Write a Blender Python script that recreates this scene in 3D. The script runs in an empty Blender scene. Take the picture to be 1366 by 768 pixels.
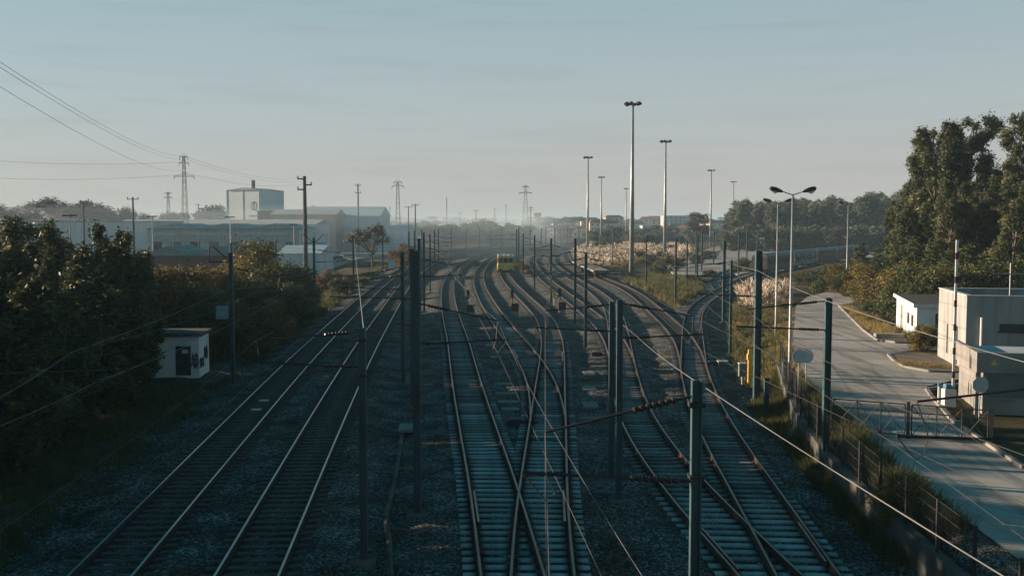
import bpy, bmesh, math, random
import numpy as np
from mathutils import Vector, Matrix, kdtree
R = math.radians
random.seed(7); RNG = np.random.default_rng(7)
S = bpy.context.scene
COL = S.collection

# ------------------------------------------------------------------ camera, sky, sun, exposure
PITCH = R(3.7); FPX = 1328.0; EYE = 9.2
cam_d = bpy.data.cameras.new('camera'); cam = bpy.data.objects.new('camera', cam_d); COL.objects.link(cam)
cam.location = (0, 0, EYE); cam.rotation_euler = (math.pi/2 - PITCH, 0, 0)
cam_d.lens = 35.0; cam_d.sensor_width = 36; cam_d.clip_start = 0.1; cam_d.clip_end = 20000
S.camera = cam
SUN_EL, SUN_AZ = 9.5, -72.0          # azimuth from +Y, negative = to the left
W = bpy.data.worlds.new('World'); S.world = W; W.use_nodes = True
wn = W.node_tree; bg = wn.nodes['Background']
sky = wn.nodes.new('ShaderNodeTexSky'); sky.sky_type = 'NISHITA'; sky.sun_disc = False
sky.sun_elevation = R(SUN_EL); sky.sun_rotation = R(SUN_AZ); sky.air_density = 1.0; sky.dust_density = 0.6; sky.ozone_density = 3.0
tint = wn.nodes.new('ShaderNodeMix'); tint.data_type = 'RGBA'; tint.blend_type = 'MULTIPLY'
tint.inputs[0].default_value = 1.0; tint.inputs[7].default_value = (0.50, 0.85, 0.88, 1)
# thin cirrus streaks: noise on the view direction, stretched horizontally
wn.links.new(sky.outputs[0], tint.inputs[6])
wtc = wn.nodes.new('ShaderNodeTexCoord'); wmp = wn.nodes.new('ShaderNodeMapping'); wmp.inputs['Scale'].default_value = (3, 3, 38)
wno = wn.nodes.new('ShaderNodeTexNoise'); wno.inputs['Scale'].default_value = 2.2; wno.inputs['Detail'].default_value = 5
wrm = wn.nodes.new('ShaderNodeValToRGB'); wrm.color_ramp.elements[0].position = 0.50; wrm.color_ramp.elements[1].position = 0.80
wrm.color_ramp.elements[0].color = (1, 1, 1, 1); wrm.color_ramp.elements[1].color = (0.93, 0.915, 0.915, 1)
wcl = wn.nodes.new('ShaderNodeMix'); wcl.data_type = 'RGBA'; wcl.blend_type = 'MULTIPLY'; wcl.inputs[0].default_value = 1.0
wn.links.new(wtc.outputs['Generated'], wmp.inputs[0]); wn.links.new(wmp.outputs[0], wno.inputs[0]); wn.links.new(wno.outputs[0], wrm.inputs[0])
wn.links.new(wrm.outputs[0], wcl.inputs[7])
# veil of thin morning cloud, brightest low over the horizon
wsp = wn.nodes.new('ShaderNodeSeparateXYZ'); wn.links.new(wtc.outputs['Generated'], wsp.inputs[0])
wvr = wn.nodes.new('ShaderNodeValToRGB'); _e = wvr.color_ramp.elements
_e[0].position = 0.0; _e[0].color = (0.196, 0.173, 0.166, 1); _e[1].position = 1.0; _e[1].color = (0.000, 0.014, 0.020, 1)
for _p, _c in ((0.06, (0.184, 0.172, 0.170)), (0.12, (0.166, 0.180, 0.180)), (0.22, (0.128, 0.168, 0.178)), (0.33, (0.008, 0.080, 0.108)), (0.55, (0.002, 0.056, 0.078))):
    _q = _e.new(_p); _q.color = (*_c, 1)
wn.links.new(wsp.outputs[2], wvr.inputs[0])
NISH = 0.010
wsc = wn.nodes.new('ShaderNodeVectorMath'); wsc.operation = 'SCALE'; wsc.inputs['Scale'].default_value = 1.0/NISH
wn.links.new(wvr.outputs[0], wsc.inputs[0])
wad = wn.nodes.new('ShaderNodeVectorMath'); wad.operation = 'ADD'; wn.links.new(tint.outputs[2], wad.inputs[0]); wn.links.new(wsc.outputs[0], wad.inputs[1])
wn.links.new(wad.outputs[0], wcl.inputs[6])
wn.links.new(wcl.outputs[2], bg.inputs[0]); bg.inputs[1].default_value = NISH
sl = bpy.data.lights.new('sun', 'SUN'); sun = bpy.data.objects.new('sun', sl); COL.objects.link(sun)
sl.energy = 5.0; sl.angle = R(0.5); sl.color = (1.0, 0.76, 0.56)
_sd = Vector((math.sin(R(SUN_AZ))*math.cos(R(SUN_EL)), math.cos(R(SUN_AZ))*math.cos(R(SUN_EL)), math.sin(R(SUN_EL))))
sun.rotation_euler = _sd.to_track_quat('Z', 'Y').to_euler()
S.view_settings.view_transform = 'Standard'; S.view_settings.look = 'None'; S.view_settings.exposure = 1.3; S.view_settings.gamma = 1
S.cycles.volume_bounces = 0; S.cycles.max_bounces = 5; S.cycles.transparent_max_bounces = 8

# ------------------------------------------------------------------ picture <-> world
CP, SP = math.cos(PITCH), math.sin(PITCH)
def ray(px, py):
    a = (px-683)/FPX; b = -(py-384)/FPX
    return Vector((a, CP + b*SP, -SP + b*CP))
def gp(px, py, z=0.0):
    d = ray(px, py); t = (z-EYE)/d.z
    return Vector((d.x*t, d.y*t, z))
def pd(px, py, Y):
    d = ray(px, py); t = Y/d.y
    return Vector((d.x*t, Y, EYE + d.z*t))
def pxx(px, Y): return pd(px, 298, Y).x

# ------------------------------------------------------------------ materials
MATS = {}
def nodes_of(name):
    m = bpy.data.materials.new(name); m.use_nodes = True; nt = m.node_tree
    return m, nt, nt.nodes['Principled BSDF']
def mat(name, c1, c2=None, rough=0.8, scale=3.0, metal=0.0, bump=0.0, bscale=None, detail=4, lo=0.35, hi=0.65, stretch=None, spec=0.3, island=0.0):
    if name in MATS: return MATS[name]
    m, nt, b = nodes_of(name); n = nt.nodes; l = nt.links
    b.inputs['Roughness'].default_value = rough; b.inputs['Metallic'].default_value = metal
    b.inputs['Specular IOR Level'].default_value = spec
    tc = n.new('ShaderNodeTexCoord'); mp = n.new('ShaderNodeMapping'); l.new(tc.outputs['Object'], mp.inputs[0])
    if stretch: mp.inputs['Scale'].default_value = stretch
    no = n.new('ShaderNodeTexNoise'); no.inputs['Scale'].default_value = scale; no.inputs['Detail'].default_value = detail
    l.new(mp.outputs[0], no.inputs[0])
    rp = n.new('ShaderNodeValToRGB'); rp.color_ramp.elements[0].position = lo; rp.color_ramp.elements[1].position = hi
    if c2 is None: c2 = tuple(c*0.78 for c in c1)
    rp.color_ramp.elements[0].color = (*c2, 1); rp.color_ramp.elements[1].color = (*c1, 1)
    l.new(no.outputs[0], rp.inputs[0]); l.new(rp.outputs[0], b.inputs['Base Color'])
    if bump:
        n2 = n.new('ShaderNodeTexNoise'); n2.inputs['Scale'].default_value = bscale or scale*6; n2.inputs['Detail'].default_value = 3
        l.new(tc.outputs['Object'], n2.inputs[0])
        bp = n.new('ShaderNodeBump'); bp.inputs['Strength'].default_value = bump; bp.inputs['Distance'].default_value = 0.03
        l.new(n2.outputs[0], bp.inputs['Height']); l.new(bp.outputs[0], b.inputs['Normal'])
    MATS[name] = m; return m
def leafmat(name, dark, light, trans=0.25, hue=None):
    """foliage: each leaf carries its own random tone in the 'tone' attribute"""
    m, nt, b = nodes_of(name); n = nt.nodes; l = nt.links
    at = n.new('ShaderNodeAttribute'); at.attribute_name = 'tone'
    rp = n.new('ShaderNodeValToRGB'); rp.color_ramp.elements[0].color = (*dark, 1); rp.color_ramp.elements[1].color = (*light, 1)
    if hue:
        e = rp.color_ramp.elements.new(0.85); e.color = (*light, 1); rp.color_ramp.elements[-1].color = (*hue, 1)
    l.new(at.outputs['Fac'], rp.inputs[0]); l.new(rp.outputs[0], b.inputs['Base Color'])
    b.inputs['Roughness'].default_value = 0.6; b.inputs['Specular IOR Level'].default_value = 0.25
    tr = n.new('ShaderNodeBsdfTranslucent'); mx = n.new('ShaderNodeMixShader'); mx.inputs[0].default_value = trans
    l.new(rp.outputs[0], tr.inputs[0]); l.new(b.outputs[0], mx.inputs[1]); l.new(tr.outputs[0], mx.inputs[2])
    l.new(mx.outputs[0], n['Material Output'].inputs[0])
    MATS[name] = m; return m

def vary(m, lo=0.55, hi=1.15):
    nt = m.node_tree; n = nt.nodes; l = nt.links; b = n['Principled BSDF']; src = b.inputs['Base Color'].links[0].from_socket
    oi = n.new('ShaderNodeObjectInfo'); mr = n.new('ShaderNodeMapRange'); mr.inputs[3].default_value = lo; mr.inputs[4].default_value = hi
    l.new(oi.outputs['Random'], mr.inputs[0]); v = n.new('ShaderNodeVectorMath'); v.operation = 'SCALE'; l.new(src, v.inputs[0]); l.new(mr.outputs[0], v.inputs['Scale'])
    l.new(v.outputs[0], b.inputs['Base Color'])
def stain_rails(m):
    """rust and brake dust on the sleeper beside each rail ('raild' = distance to the nearest rail)"""
    nt = m.node_tree; n = nt.nodes; l = nt.links; b = n['Principled BSDF']; src = b.inputs['Base Color'].links[0].from_socket
    a2 = n.new('ShaderNodeAttribute'); a2.attribute_name = 'raild'
    rp = n.new('ShaderNodeValToRGB'); rp.color_ramp.elements[0].position = 0.10; rp.color_ramp.elements[1].position = 0.30
    rp.color_ramp.elements[0].color = (0.16, 0.11, 0.08, 1); rp.color_ramp.elements[1].color = (1, 1, 1, 1); l.new(a2.outputs['Fac'], rp.inputs[0])
    mx = n.new('ShaderNodeMix'); mx.data_type = 'RGBA'; mx.blend_type = 'MULTIPLY'; mx.inputs[0].default_value = 1
    l.new(src, mx.inputs[6]); l.new(rp.outputs[0], mx.inputs[7]); l.new(mx.outputs[2], b.inputs['Base Color'])
M_STEEL = mat('polished_rail', (0.42, 0.40, 0.38), (0.30, 0.27, 0.25), rough=0.33, metal=1.0, scale=0.8)
M_STEELD = mat('dull_rail', (0.20, 0.15, 0.12), (0.10, 0.07, 0.055), rough=0.38, metal=0.8, scale=0.7)
M_RUST = mat('rusty_steel', (0.050, 0.030, 0.022), (0.022, 0.015, 0.012), rough=0.85, scale=2.0, bump=0.3, bscale=30)
M_SLEEP = mat('weathered_concrete_sleeper', (0.40, 0.46, 0.47), (0.25, 0.29, 0.30), rough=0.85, scale=1.7, bump=0.2, bscale=40)
stain_rails(M_SLEEP); vary(M_SLEEP)
M_SLEEPD = mat('oily_sleeper', (0.09, 0.088, 0.082), (0.04, 0.038, 0.035), rough=0.8, scale=2.0, bump=0.2, bscale=40)
M_GALV = mat('green_painted_steel', (0.05, 0.11, 0.12), (0.025, 0.06, 0.07), rough=0.55, scale=1.2, metal=0.2, stretch=(1, 1, 0.3))
M_GALVL = mat('galvanised_steel', (0.34, 0.36, 0.36), (0.22, 0.24, 0.24), rough=0.5, scale=1.0, metal=0.35)
M_DARK = mat('dark_iron', (0.03, 0.032, 0.034), (0.018, 0.018, 0.02), rough=0.6, scale=3)
M_INS = mat('brown_porcelain', (0.055, 0.028, 0.02), (0.03, 0.018, 0.014), rough=0.25, scale=5)
M_INSW = mat('pale_glass_insulator', (0.5, 0.55, 0.55), rough=0.2, scale=5)
M_WIRE = mat('wire_copper_grey', (0.07, 0.065, 0.06), (0.04, 0.04, 0.035), rough=0.6, scale=1)
M_WIREL = mat('wire_aluminium', (0.30, 0.30, 0.29), (0.22, 0.22, 0.21), rough=0.4, metal=0.3, scale=1)
M_CONC = mat('concrete', (0.25, 0.245, 0.23), (0.18, 0.175, 0.165), rough=0.9, scale=0.9, bump=0.15, bscale=25)
M_CONCD = mat('stained_concrete', (0.13, 0.12, 0.11), (0.045, 0.045, 0.04), rough=0.9, scale=0.8, bump=0.2, bscale=25, stretch=(1, 1, 0.4))
M_WHITE = mat('white_render', (0.66, 0.68, 0.67), (0.46, 0.47, 0.46), rough=0.85, scale=1.3, lo=0.3, hi=0.5, stretch=(1, 1, 0.35))
M_WHITEP = mat('white_paint', (0.6, 0.6, 0.59), (0.5, 0.5, 0.48), rough=0.6, scale=4)
M_GLASS = mat('dark_window_glass', (0.03, 0.04, 0.045), (0.02, 0.03, 0.035), rough=0.12, scale=1, spec=0.6)
M_YEL = mat('yellow_paint', (0.85, 0.52, 0.11), (0.68, 0.40, 0.08), rough=0.55, scale=2)
M_RED = mat('red_paint', (0.35, 0.03, 0.025), rough=0.5)
M_TILE = mat('clay_roof', (0.36, 0.15, 0.08), (0.22, 0.10, 0.06), rough=0.9, scale=2)
M_BARK = mat('bark', (0.16, 0.12, 0.09), (0.07, 0.055, 0.045), rough=0.95, scale=3, bump=0.5, stretch=(3, 3, 0.6))
M_BARKP = mat('pale_bark', (0.24, 0.19, 0.15), (0.09, 0.07, 0.055), rough=0.9, scale=2.2, bump=0.3, stretch=(3, 3, 0.5))
L_EUC = leafmat('eucalyptus_leaf', (0.010, 0.020, 0.010), (0.11, 0.125, 0.05), 0.22, hue=(0.32, 0.30, 0.15))
L_BUSH = leafmat('bush_leaf', (0.015, 0.026, 0.010), (0.13, 0.135, 0.045), 0.25)
L_AUT = leafmat('autumn_leaf', (0.035, 0.025, 0.010), (0.28, 0.185, 0.07), 0.3)
L_OLIVE = leafmat('olive_leaf', (0.02, 0.022, 0.008), (0.26, 0.20, 0.055), 0.25)
L_PINE = leafmat('pine_needles', (0.010, 0.026, 0.010), (0.13, 0.16, 0.05), 0.2)
L_FAR = leafmat('far_leaf', (0.02, 0.03, 0.02), (0.14, 0.15, 0.09), 0.2)
L_TWIG = leafmat('bare_twig', (0.05, 0.045, 0.035), (0.13, 0.11, 0.085), 0.1)
L_PAMP = leafmat('pampas_plume', (0.20, 0.16, 0.12), (0.74, 0.62, 0.50), 0.35)
L_DRY = leafmat('dry_grass_blade', (0.08, 0.07, 0.02), (0.42, 0.31, 0.12), 0.3)
L_GRN = leafmat('green_weed_blade', (0.02, 0.03, 0.01), (0.12, 0.13, 0.04), 0.3)

# ------------------------------------------------------------------ mesh helpers
class MB:
    def __init__(s): s.v = []; s.f = []; s.m = []
    def add(s, vs, fs, mi=0):
        o = len(s.v); s.v += [tuple(v) for v in vs]; s.f += [tuple(i+o for i in f) for f in fs]; s.m += [mi]*len(fs); return s
    def box(s, c, d, rz=0.0, mi=0, bev=0.0):
        cx, cy, cz = c; x, y, z = d[0]/2, d[1]/2, d[2]/2
        ca, sa = math.cos(rz), math.sin(rz)
        if bev:
            pts = []; b = bev
            for (zz, k) in ((-z, 0), (z-b, 0), (z, b)):
                for sx, sy in ((-1, -1), (1, -1), (1, 1), (-1, 1)): pts.append((sx*(x-k), sy*(y-k), zz))
            fs = [(3, 2, 1, 0), (8, 9, 10, 11)] + [(i, (i+1) % 4, (i+1) % 4+4, i+4) for i in range(4)] + [(i+4, (i+1) % 4+4, (i+1) % 4+8, i+8) for i in range(4)]
        else:
            pts = [(sx*x, sy*y, sz*z) for sz in (-1, 1) for sx, sy in ((-1, -1), (1, -1), (1, 1), (-1, 1))]
            fs = [(3, 2, 1, 0), (4, 5, 6, 7)] + [(i, (i+1) % 4, (i+1) % 4+4, i+4) for i in range(4)]
        return s.add([(cx+p[0]*ca-p[1]*sa, cy+p[0]*sa+p[1]*ca, cz+p[2]) for p in pts], fs, mi)
    def tube(s, pts, r, n=6, mi=0, cap=True):
        pts = [Vector(p) for p in pts]; rs = r if isinstance(r, (list, tuple)) else [r]*len(pts)
        vs = []; prev = None
        for i, p in enumerate(pts):
            t = (pts[min(i+1, len(pts)-1)] - pts[max(i-1, 0)]).normalized()
            a = Vector((0, 0, 1)) if abs(t.z) < 0.9 else Vector((1, 0, 0))
            if prev is not None and abs(prev.dot(t)) < 0.95: a = prev
            u = (a - t*a.dot(t)).normalized(); w = t.cross(u); prev = u
            for k in range(n):
                an = 2*math.pi*k/n; vs.append(p + (u*math.cos(an) + w*math.sin(an))*rs[i])
        fs = [(i*n+k, i*n+(k+1) % n, (i+1)*n+(k+1) % n, (i+1)*n+k) for i in range(len(pts)-1) for k in range(n)]
        if cap: fs += [tuple(reversed(range(n))), tuple(range((len(pts)-1)*n, len(pts)*n))]
        return s.add(vs, fs, mi)
    def beam(s, a, b, w, d=None, mi=0):
        return s.tube([a, b], w/2*1.25, 4, mi)
    def lathe(s, a, b, prof, n=8, mi=0):
        a = Vector(a); b = Vector(b); return s.tube([a.lerp(b, t) for t, _ in prof], [r for _, r in prof], n, mi)
    def prism(s, poly, z0, z1, mi=0):
        n = len(poly); z0f = z0 if callable(z0) else (lambda x, y: z0); z1f = z1 if callable(z1) else (lambda x, y: z1)
        vs = [(x, y, z0f(x, y)) for x, y in poly] + [(x, y, z1f(x, y)) for x, y in poly]
        return s.add(vs, [tuple(reversed(range(n))), tuple(range(n, 2*n))] + [(i, (i+1) % n, (i+1) % n+n, i+n) for i in range(n)], mi)
    def mesh(s, name, mats, smooth=False):
        me = bpy.data.meshes.new(name); me.from_pydata(s.v, [], s.f)
        for m in (mats if isinstance(mats, (list, tuple)) else [mats]): me.materials.append(m)
        me.polygons.foreach_set('material_index', s.m)
        if smooth: me.polygons.foreach_set('use_smooth', [True]*len(s.f))
        me.update(); return me
    def build(s, name, mats, parent=None, smooth=False):
        o = bpy.data.objects.new(name, s.mesh(name, mats, smooth)); COL.objects.link(o)
        if parent is not None: o.parent = parent
        return o
def npmesh(name, V, F, material, tone=None, smooth=False):
    """V (n,3), F (m,4) or (m,3)"""
    me = bpy.data.meshes.new(name); k = F.shape[1]
    me.vertices.add(len(V)); me.vertices.foreach_set('co', V.astype(np.float32).ravel())
    me.loops.add(F.size); me.loops.foreach_set('vertex_index', F.astype(np.int32).ravel())
    me.polygons.add(len(F)); me.polygons.foreach_set('loop_start', np.arange(0, F.size, k, dtype=np.int32))
    me.polygons.foreach_set('loop_total', np.full(len(F), k, dtype=np.int32))
    if smooth: me.polygons.foreach_set('use_smooth', np.ones(len(F), dtype=bool))
    for m in (material if isinstance(material, (list, tuple)) else [material]): me.materials.append(m)
    if tone is not None:
        a = me.attributes.new('tone', 'FLOAT', 'POINT'); a.data.foreach_set('value', tone.astype(np.float32))
    me.update(calc_edges=True); return me
def link(name, me, parent=None, loc=None):
    o = bpy.data.objects.new(name, me); COL.objects.link(o)
    if parent is not None: o.parent = parent
    if loc is not None: o.location = loc
    return o
def tag(o, label=None, cat=None, group=None, kind=None):
    if label: o['label'] = label
    if cat: o['category'] = cat
    if group: o['group'] = group
    if kind: o['kind'] = kind
    return o
def thing(name, loc, label, cat, group=None, rz=0.0):
    o = bpy.data.objects.new(name, None); COL.objects.link(o); o.location = loc; o.rotation_euler = (0, 0, rz)
    o.empty_display_size = 0.2
    return tag(o, label, cat, group)
def copy_tree(o, parent=None):
    c = o.copy(); COL.objects.link(c); c.parent = parent
    for ch in o.children: copy_tree(ch, c)
    return c

# ------------------------------------------------------------------ tracks: centre lines
def smooth_line(pts, step=1.2):
    P = np.array([[p.x, p.y] for p in pts])
    def resample(P, st):
        d = np.r_[0, np.cumsum(np.hypot(*np.diff(P, axis=0).T))]
        t = np.linspace(0, d[-1], max(4, int(d[-1]/st)))
        return np.c_[np.interp(t, d, P[:, 0]), np.interp(t, d, P[:, 1])]
    Q = resample(P, step)
    for it in range(160):
        w = np.clip((Q[1:-1, 1]-15)/110, 0.06, 1.0)[:, None]*0.5
        Q[1:-1] += w*((Q[:-2]+Q[2:])/2 - Q[1:-1])
    return resample(Q, 0.6)
def track_px(L): return [gp(x, y, 0) for x, y in L]
TP = {
 'A': [(509.5,377),(535,360),(552,350),(572,342),(594,336),(630,330),(690,326),(790,323)],
 'B': [(541.6,377),(561,360),(578,350),(596,342),(619,336),(652,331),(705,328),(800,325)],
}
lines = {}
lines['t1'] = smooth_line(track_px([(132,768),(314.5,571),(395,484.7),(427,454),(467.5,415)] + TP['A']))
lines['t2'] = smooth_line(track_px([(328,768),(429,571),(475,484.7),(491,456.5)] + TP['B']))
lines['t3'] = smooth_line(track_px([(684.5,768),(658,643),(638,572),(620,500),(611,450),(602.5,426),(597,400),(597,382),(603,364.8),(611.6,356.5),(620,350.2),(634,343),(651,337),(680,332),(725,329),(800,327)]))
lines['t5'] = smooth_line(track_px([(724,768),(721,694),(724.3,650),(730.5,571),(733,520),(735,500),(737,478),(738,464),(737,445),(731.5,430),(722,416),(703,400),(692,389),(680,377),(674.5,369),(672,355),(677,345),(689,337),(715,332),(770,329)]))
lines['t4'] = smooth_line(track_px([(731.5,560),(731.3,535),(729,520),(721,500),(710.5,482),(694.5,462),(681,446),(668.5,430),(665,426),(648,399),(640,382.5),(638,370),(639,364.8),(643,356.5),(649,349),(660,341.4),(675,335.6),(710,331),(780,328)]))
lines['t7'] = smooth_line(track_px([(1030,768),(978,714.6),(961,697),(927.5,666),(889,618),(874,598),(854,571),(842,546),(835,517),(831,494),(829,480),(827,462),(825.5,440),(821,423),(816,408),(806,396),(787,384),(777,378),(763,370),(752,364),(741,356),(735,348),(736,341),(748,335),(775,331)]))
lines['t6'] = smooth_line(track_px([(828,474),(824,455),(817,444),(802.5,430),(789,419),(772.5,406.7),(739,381.7),(725,370),(717,362),(711,354.6),(710,346),(716,339),(732,334),(775,330)]))
lines['t8'] = smooth_line(track_px([(1079.5,768),(1051.5,722),(1034,697),(1013,661),(992,629),(973,602),(956,573),(940,540),(930.5,516),(926,498),(924.5,481.7),(921.5,463),(914,450),(905,440),(893,430),(882,420),(870,410),(860,400),(845,389),(833,382),(812,375),(796,368),(778,360),(765,352),(757,345),(754,338),(765,333)]))
lines['t9'] = smooth_line(track_px([(925.5,490),(924.5,470),(923.5,450),(923,437),(923,420),(926.5,411),(934,403),(948.5,394),(965,385),(979,377),(998,369),(1030,358),(1090,346.5),(1165,337)]))
lines['t10'] = smooth_line(track_px([(962,387),(955,382),(952,376),(955,369),(966,362.5),(985,357)]))
def extend(Q, y0):
    d = Q[0]-Q[min(8, len(Q)-1)]; d /= np.hypot(*d); out = []; p = Q[0].copy()
    while p[1] > y0: p = p + d*0.6; out.append(p.copy())
    return np.array(out[::-1] + list(Q)) if out else Q
for k in ('t1','t2','t3','t5','t7','t8'): lines[k] = extend(lines[k], 4)
def at_y(k, Y):
    Q = lines[k]; i = int(np.argmin(np.abs(Q[:, 1]-Y))); return Q[i]
def tangents(Q):
    T = np.zeros_like(Q); T[1:-1] = Q[2:]-Q[:-2]; T[0] = Q[1]-Q[0]; T[-1] = Q[-1]-Q[-2]
    return T/np.hypot(T[:, 0], T[:, 1])[:, None]
KD = {}
for k, Q in lines.items():
    kd = kdtree.KDTree(len(Q))
    for i, p in enumerate(Q): kd.insert((p[0], p[1], 0), i)
    kd.balance(); KD[k] = kd
allp = [(k, i) for k in lines for i in range(0, len(lines[k]))]
kda = kdtree.KDTree(len(allp))
for j, (k, i) in enumerate(allp): kda.insert((lines[k][i][0], lines[k][i][1], 0), j)
kda.balance()

# ------------------------------------------------------------------ terrain height
WALL = [(10.7, 2), (10.7, 21), (11.1, 30), (11.6, 36), (12.6, 43), (14.0, 50), (16.0, 59), (18.6, 68), (22.5, 80), (28, 98), (36, 120), (48, 140), (70, 160), (110, 175), (300, 200)]
def wall_x(Y): return float(np.interp(Y, [p[1] for p in WALL], [p[0] for p in WALL]))
def sstep(a, b, x): t = np.clip((x-a)/(b-a), 0, 1); return t*t*(3-2*t)
ROADZ = 1.0
def base_height(x, Y):
    """x, Y arrays -> broad terrain without ballast"""
    x = np.asarray(x, float); Y = np.asarray(Y, float)
    wx = np.interp(Y, [p[1] for p in WALL], [p[0] for p in WALL])
    near = sstep(150, 110, Y)
    ramp = np.where(Y < 56, 1.1, 1.1 + (Y-56)*0.07)
    r = sstep(-ramp, ramp, x-(wx+0.25))*1.45*near
    t1x = np.interp(Y, lines['t1'][:, 1], lines['t1'][:, 0])
    l = sstep(10.0, 26.0, t1x-x)*0.9 + sstep(3.0, 5.0, t1x-x)*0.25
    far = sstep(500, 1600, Y)*6.0
    return -0.48 + r + l*sstep(200, 60, Y) + far
def ground_z(x, Y): return float(base_height(x, Y))

# ground sheet: rows spaced geometrically with distance so near gravel is finely cut
def build_ground():
    ys = [-30.0, -10.0, 0.0, 6.0]; y = 10.0
    while y < 5200: ys.append(y); y *= 1.0072
    ys = np.array(ys); nc = 420
    u = np.linspace(-1, 1, nc); u = np.sign(u)*np.abs(u)**1.15
    hw = np.maximum(ys, 14)*0.80 + 6
    X = u[None, :]*hw[:, None]; Y = np.repeat(ys[:, None], nc, 1)
    X = np.where(np.abs(X) > 0, X, 0)
    # far edges reach sideways a long way
    X[:, 0] = -hw-2500; X[:, -1] = hw+2500
    Z = base_height(X, Y)
    bal = np.zeros_like(Z)
    n = X.size; xf = X.ravel(); yf = Y.ravel(); d = np.full(n, 99.0)
    for i in range(n):
        if 3 < yf[i] < 480 and abs(xf[i]) < 130:
            d[i] = kda.find((xf[i], yf[i], 0))[2]
    d = d.reshape(Z.shape)
    prof = np.where(d < 1.55, -0.215, -0.215 - sstep(1.55, 3.4, d)*0.20)
    w = sstep(4.6, 2.6, d)
    lowside = np.where(Z > -0.3, sstep(2.8, 2.0, d), w)
    Z2 = Z*(1-lowside) + np.maximum(prof, -1)*lowside
    # lumpy ballast heaps
    k1 = np.sin(X*2.1+np.sin(Y*0.7)*1.5)*np.sin(Y*1.3+X*0.6)
    k2 = np.sin(X*5.3+Y*2.0)*np.sin(Y*4.1-X*1.1)
    amp = sstep(1.25, 2.0, d)*sstep(200, 60, Y)*sstep(40, 20, d)
    Z2 = Z2 + amp*(0.06*k1+0.02*k2) + RNG.normal(0, 0.014, Z.shape)*sstep(0.5, 1.5, d)*sstep(90, 30, Y)
    onroad = (X > np.interp(Y, [p[1] for p in WALL], [p[0] for p in WALL])+0.6) & (Y < 150)
    Z2 = np.where(onroad, Z, Z2)
    bal = sstep(6.5, 3.2, d)*(1-0.5*np.exp(-((d-0.834)/0.30)**2)*0)
    stain = 0.9*np.exp(-((d-0.834)/0.40)**2)*sstep(300, 120, Y)
    V = np.c_[X.ravel(), Y.ravel(), Z2.ravel()]
    nr = len(ys); idx = np.arange(nr*nc).reshape(nr, nc)
    F = np.stack([idx[:-1, :-1], idx[:-1, 1:], idx[1:, 1:], idx[1:, :-1]], -1).reshape(-1, 4)
    m, nt, b = nodes_of('ground_soil_and_ballast'); n_ = nt.nodes; l = nt.links
    b.inputs['Roughness'].default_value = 0.95; b.inputs['Specular IOR Level'].default_value = 0.15
    geo = n_.new('ShaderNodeNewGeometry')
    at = n_.new('ShaderNodeAttribute'); at.attribute_name = 'tone'
    # stones
    vo = n_.new('ShaderNodeTexVoronoi'); vo.inputs['Scale'].default_value = 15.0; vo.feature = 'F1'; l.new(geo.outputs['Position'], vo.inputs['Vector'])
    rs = n_.new('ShaderNodeValToRGB'); e = rs.color_ramp.elements
    e[0].color = (0.022, 0.027, 0.027, 1); e[1].color = (0.34, 0.36, 0.355, 1); e[0].position = 0.15; e[1].position = 1.0; q = e.new(0.7); q.color = (0.11, 0.12, 0.12, 1)
    sp = n_.new('ShaderNodeSeparateColor'); l.new(vo.outputs['Color'], sp.inputs[0]); l.new(sp.outputs[0], rs.inputs[0])
    big = n_.new('ShaderNodeTexNoise'); big.inputs['Scale'].default_value = 0.55; big.inputs['Detail'].default_value = 6; l.new(geo.outputs['Position'], big.inputs['Vector'])
    br = n_.new('ShaderNodeValToRGB'); br.color_ramp.elements[0].position = 0.35; br.color_ramp.elements[1].position = 0.68
    br.color_ramp.elements[0].color = (0.40, 0.33, 0.27, 1); br.color_ramp.elements[1].color = (1.2, 1.22, 1.22, 1)
    l.new(big.outputs[0], br.inputs[0])
    mu = n_.new('ShaderNodeMix'); mu.data_type = 'RGBA'; mu.blend_type = 'MULTIPLY'; mu.inputs[0].default_value = 1
    l.new(rs.outputs[0], mu.inputs[6]); l.new(br.outputs[0], mu.inputs[7])
    sa = n_.new('ShaderNodeAttribute'); sa.attribute_name = 'stain'
    ms = n_.new('ShaderNodeMix'); ms.data_type = 'RGBA'; l.new(sa.outputs['Fac'], ms.inputs[0]); ms.inputs[7].default_value = (0.022, 0.014, 0.010, 1)
    l.new(mu.outputs[2], ms.inputs[6])
    # soil / dry grass
    so = n_.new('ShaderNodeTexNoise'); so.inputs['Scale'].default_value = 0.22; so.inputs['Detail'].default_value = 9; so.inputs['Roughness'].default_value = 0.7; l.new(geo.outputs['Position'], so.inputs['Vector'])
    sr = n_.new('ShaderNodeValToRGB'); e = sr.color_ramp.elements; e[0].position = 0.36; e[1].position = 0.66
    e[0].color = (0.030, 0.030, 0.016, 1); e[1].color = (0.21, 0.15, 0.075, 1); q = e.new(0.5); q.color = (0.075, 0.065, 0.03, 1)
    l.new(so.outputs[0], sr.inputs[0])
    # far land greener and even
    mx = n_.new('ShaderNodeMix'); mx.data_type = 'RGBA'
    sh = n_.new('ShaderNodeMath'); sh.operation = 'ADD'; sh.use_clamp = True
    nn = n_.new('ShaderNodeMath'); nn.operation = 'MULTIPLY_ADD'; nn.inputs[1].default_value = 1.6; nn.inputs[2].default_value = -0.8
    l.new(so.outputs[0], nn.inputs[0]); l.new(at.outputs['Fac'], sh.inputs[0]); 
    g = n_.new('ShaderNodeMath'); g.operation = 'MULTIPLY'; l.new(nn.outputs[0], g.inputs[0])
    om = n_.new('ShaderNodeMath'); om.operation = 'PINGPONG'; om.inputs[1].default_value = 0.5; l.new(at.outputs['Fac'], om.inputs[0]); l.new(om.outputs[0], g.inputs[1])
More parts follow.
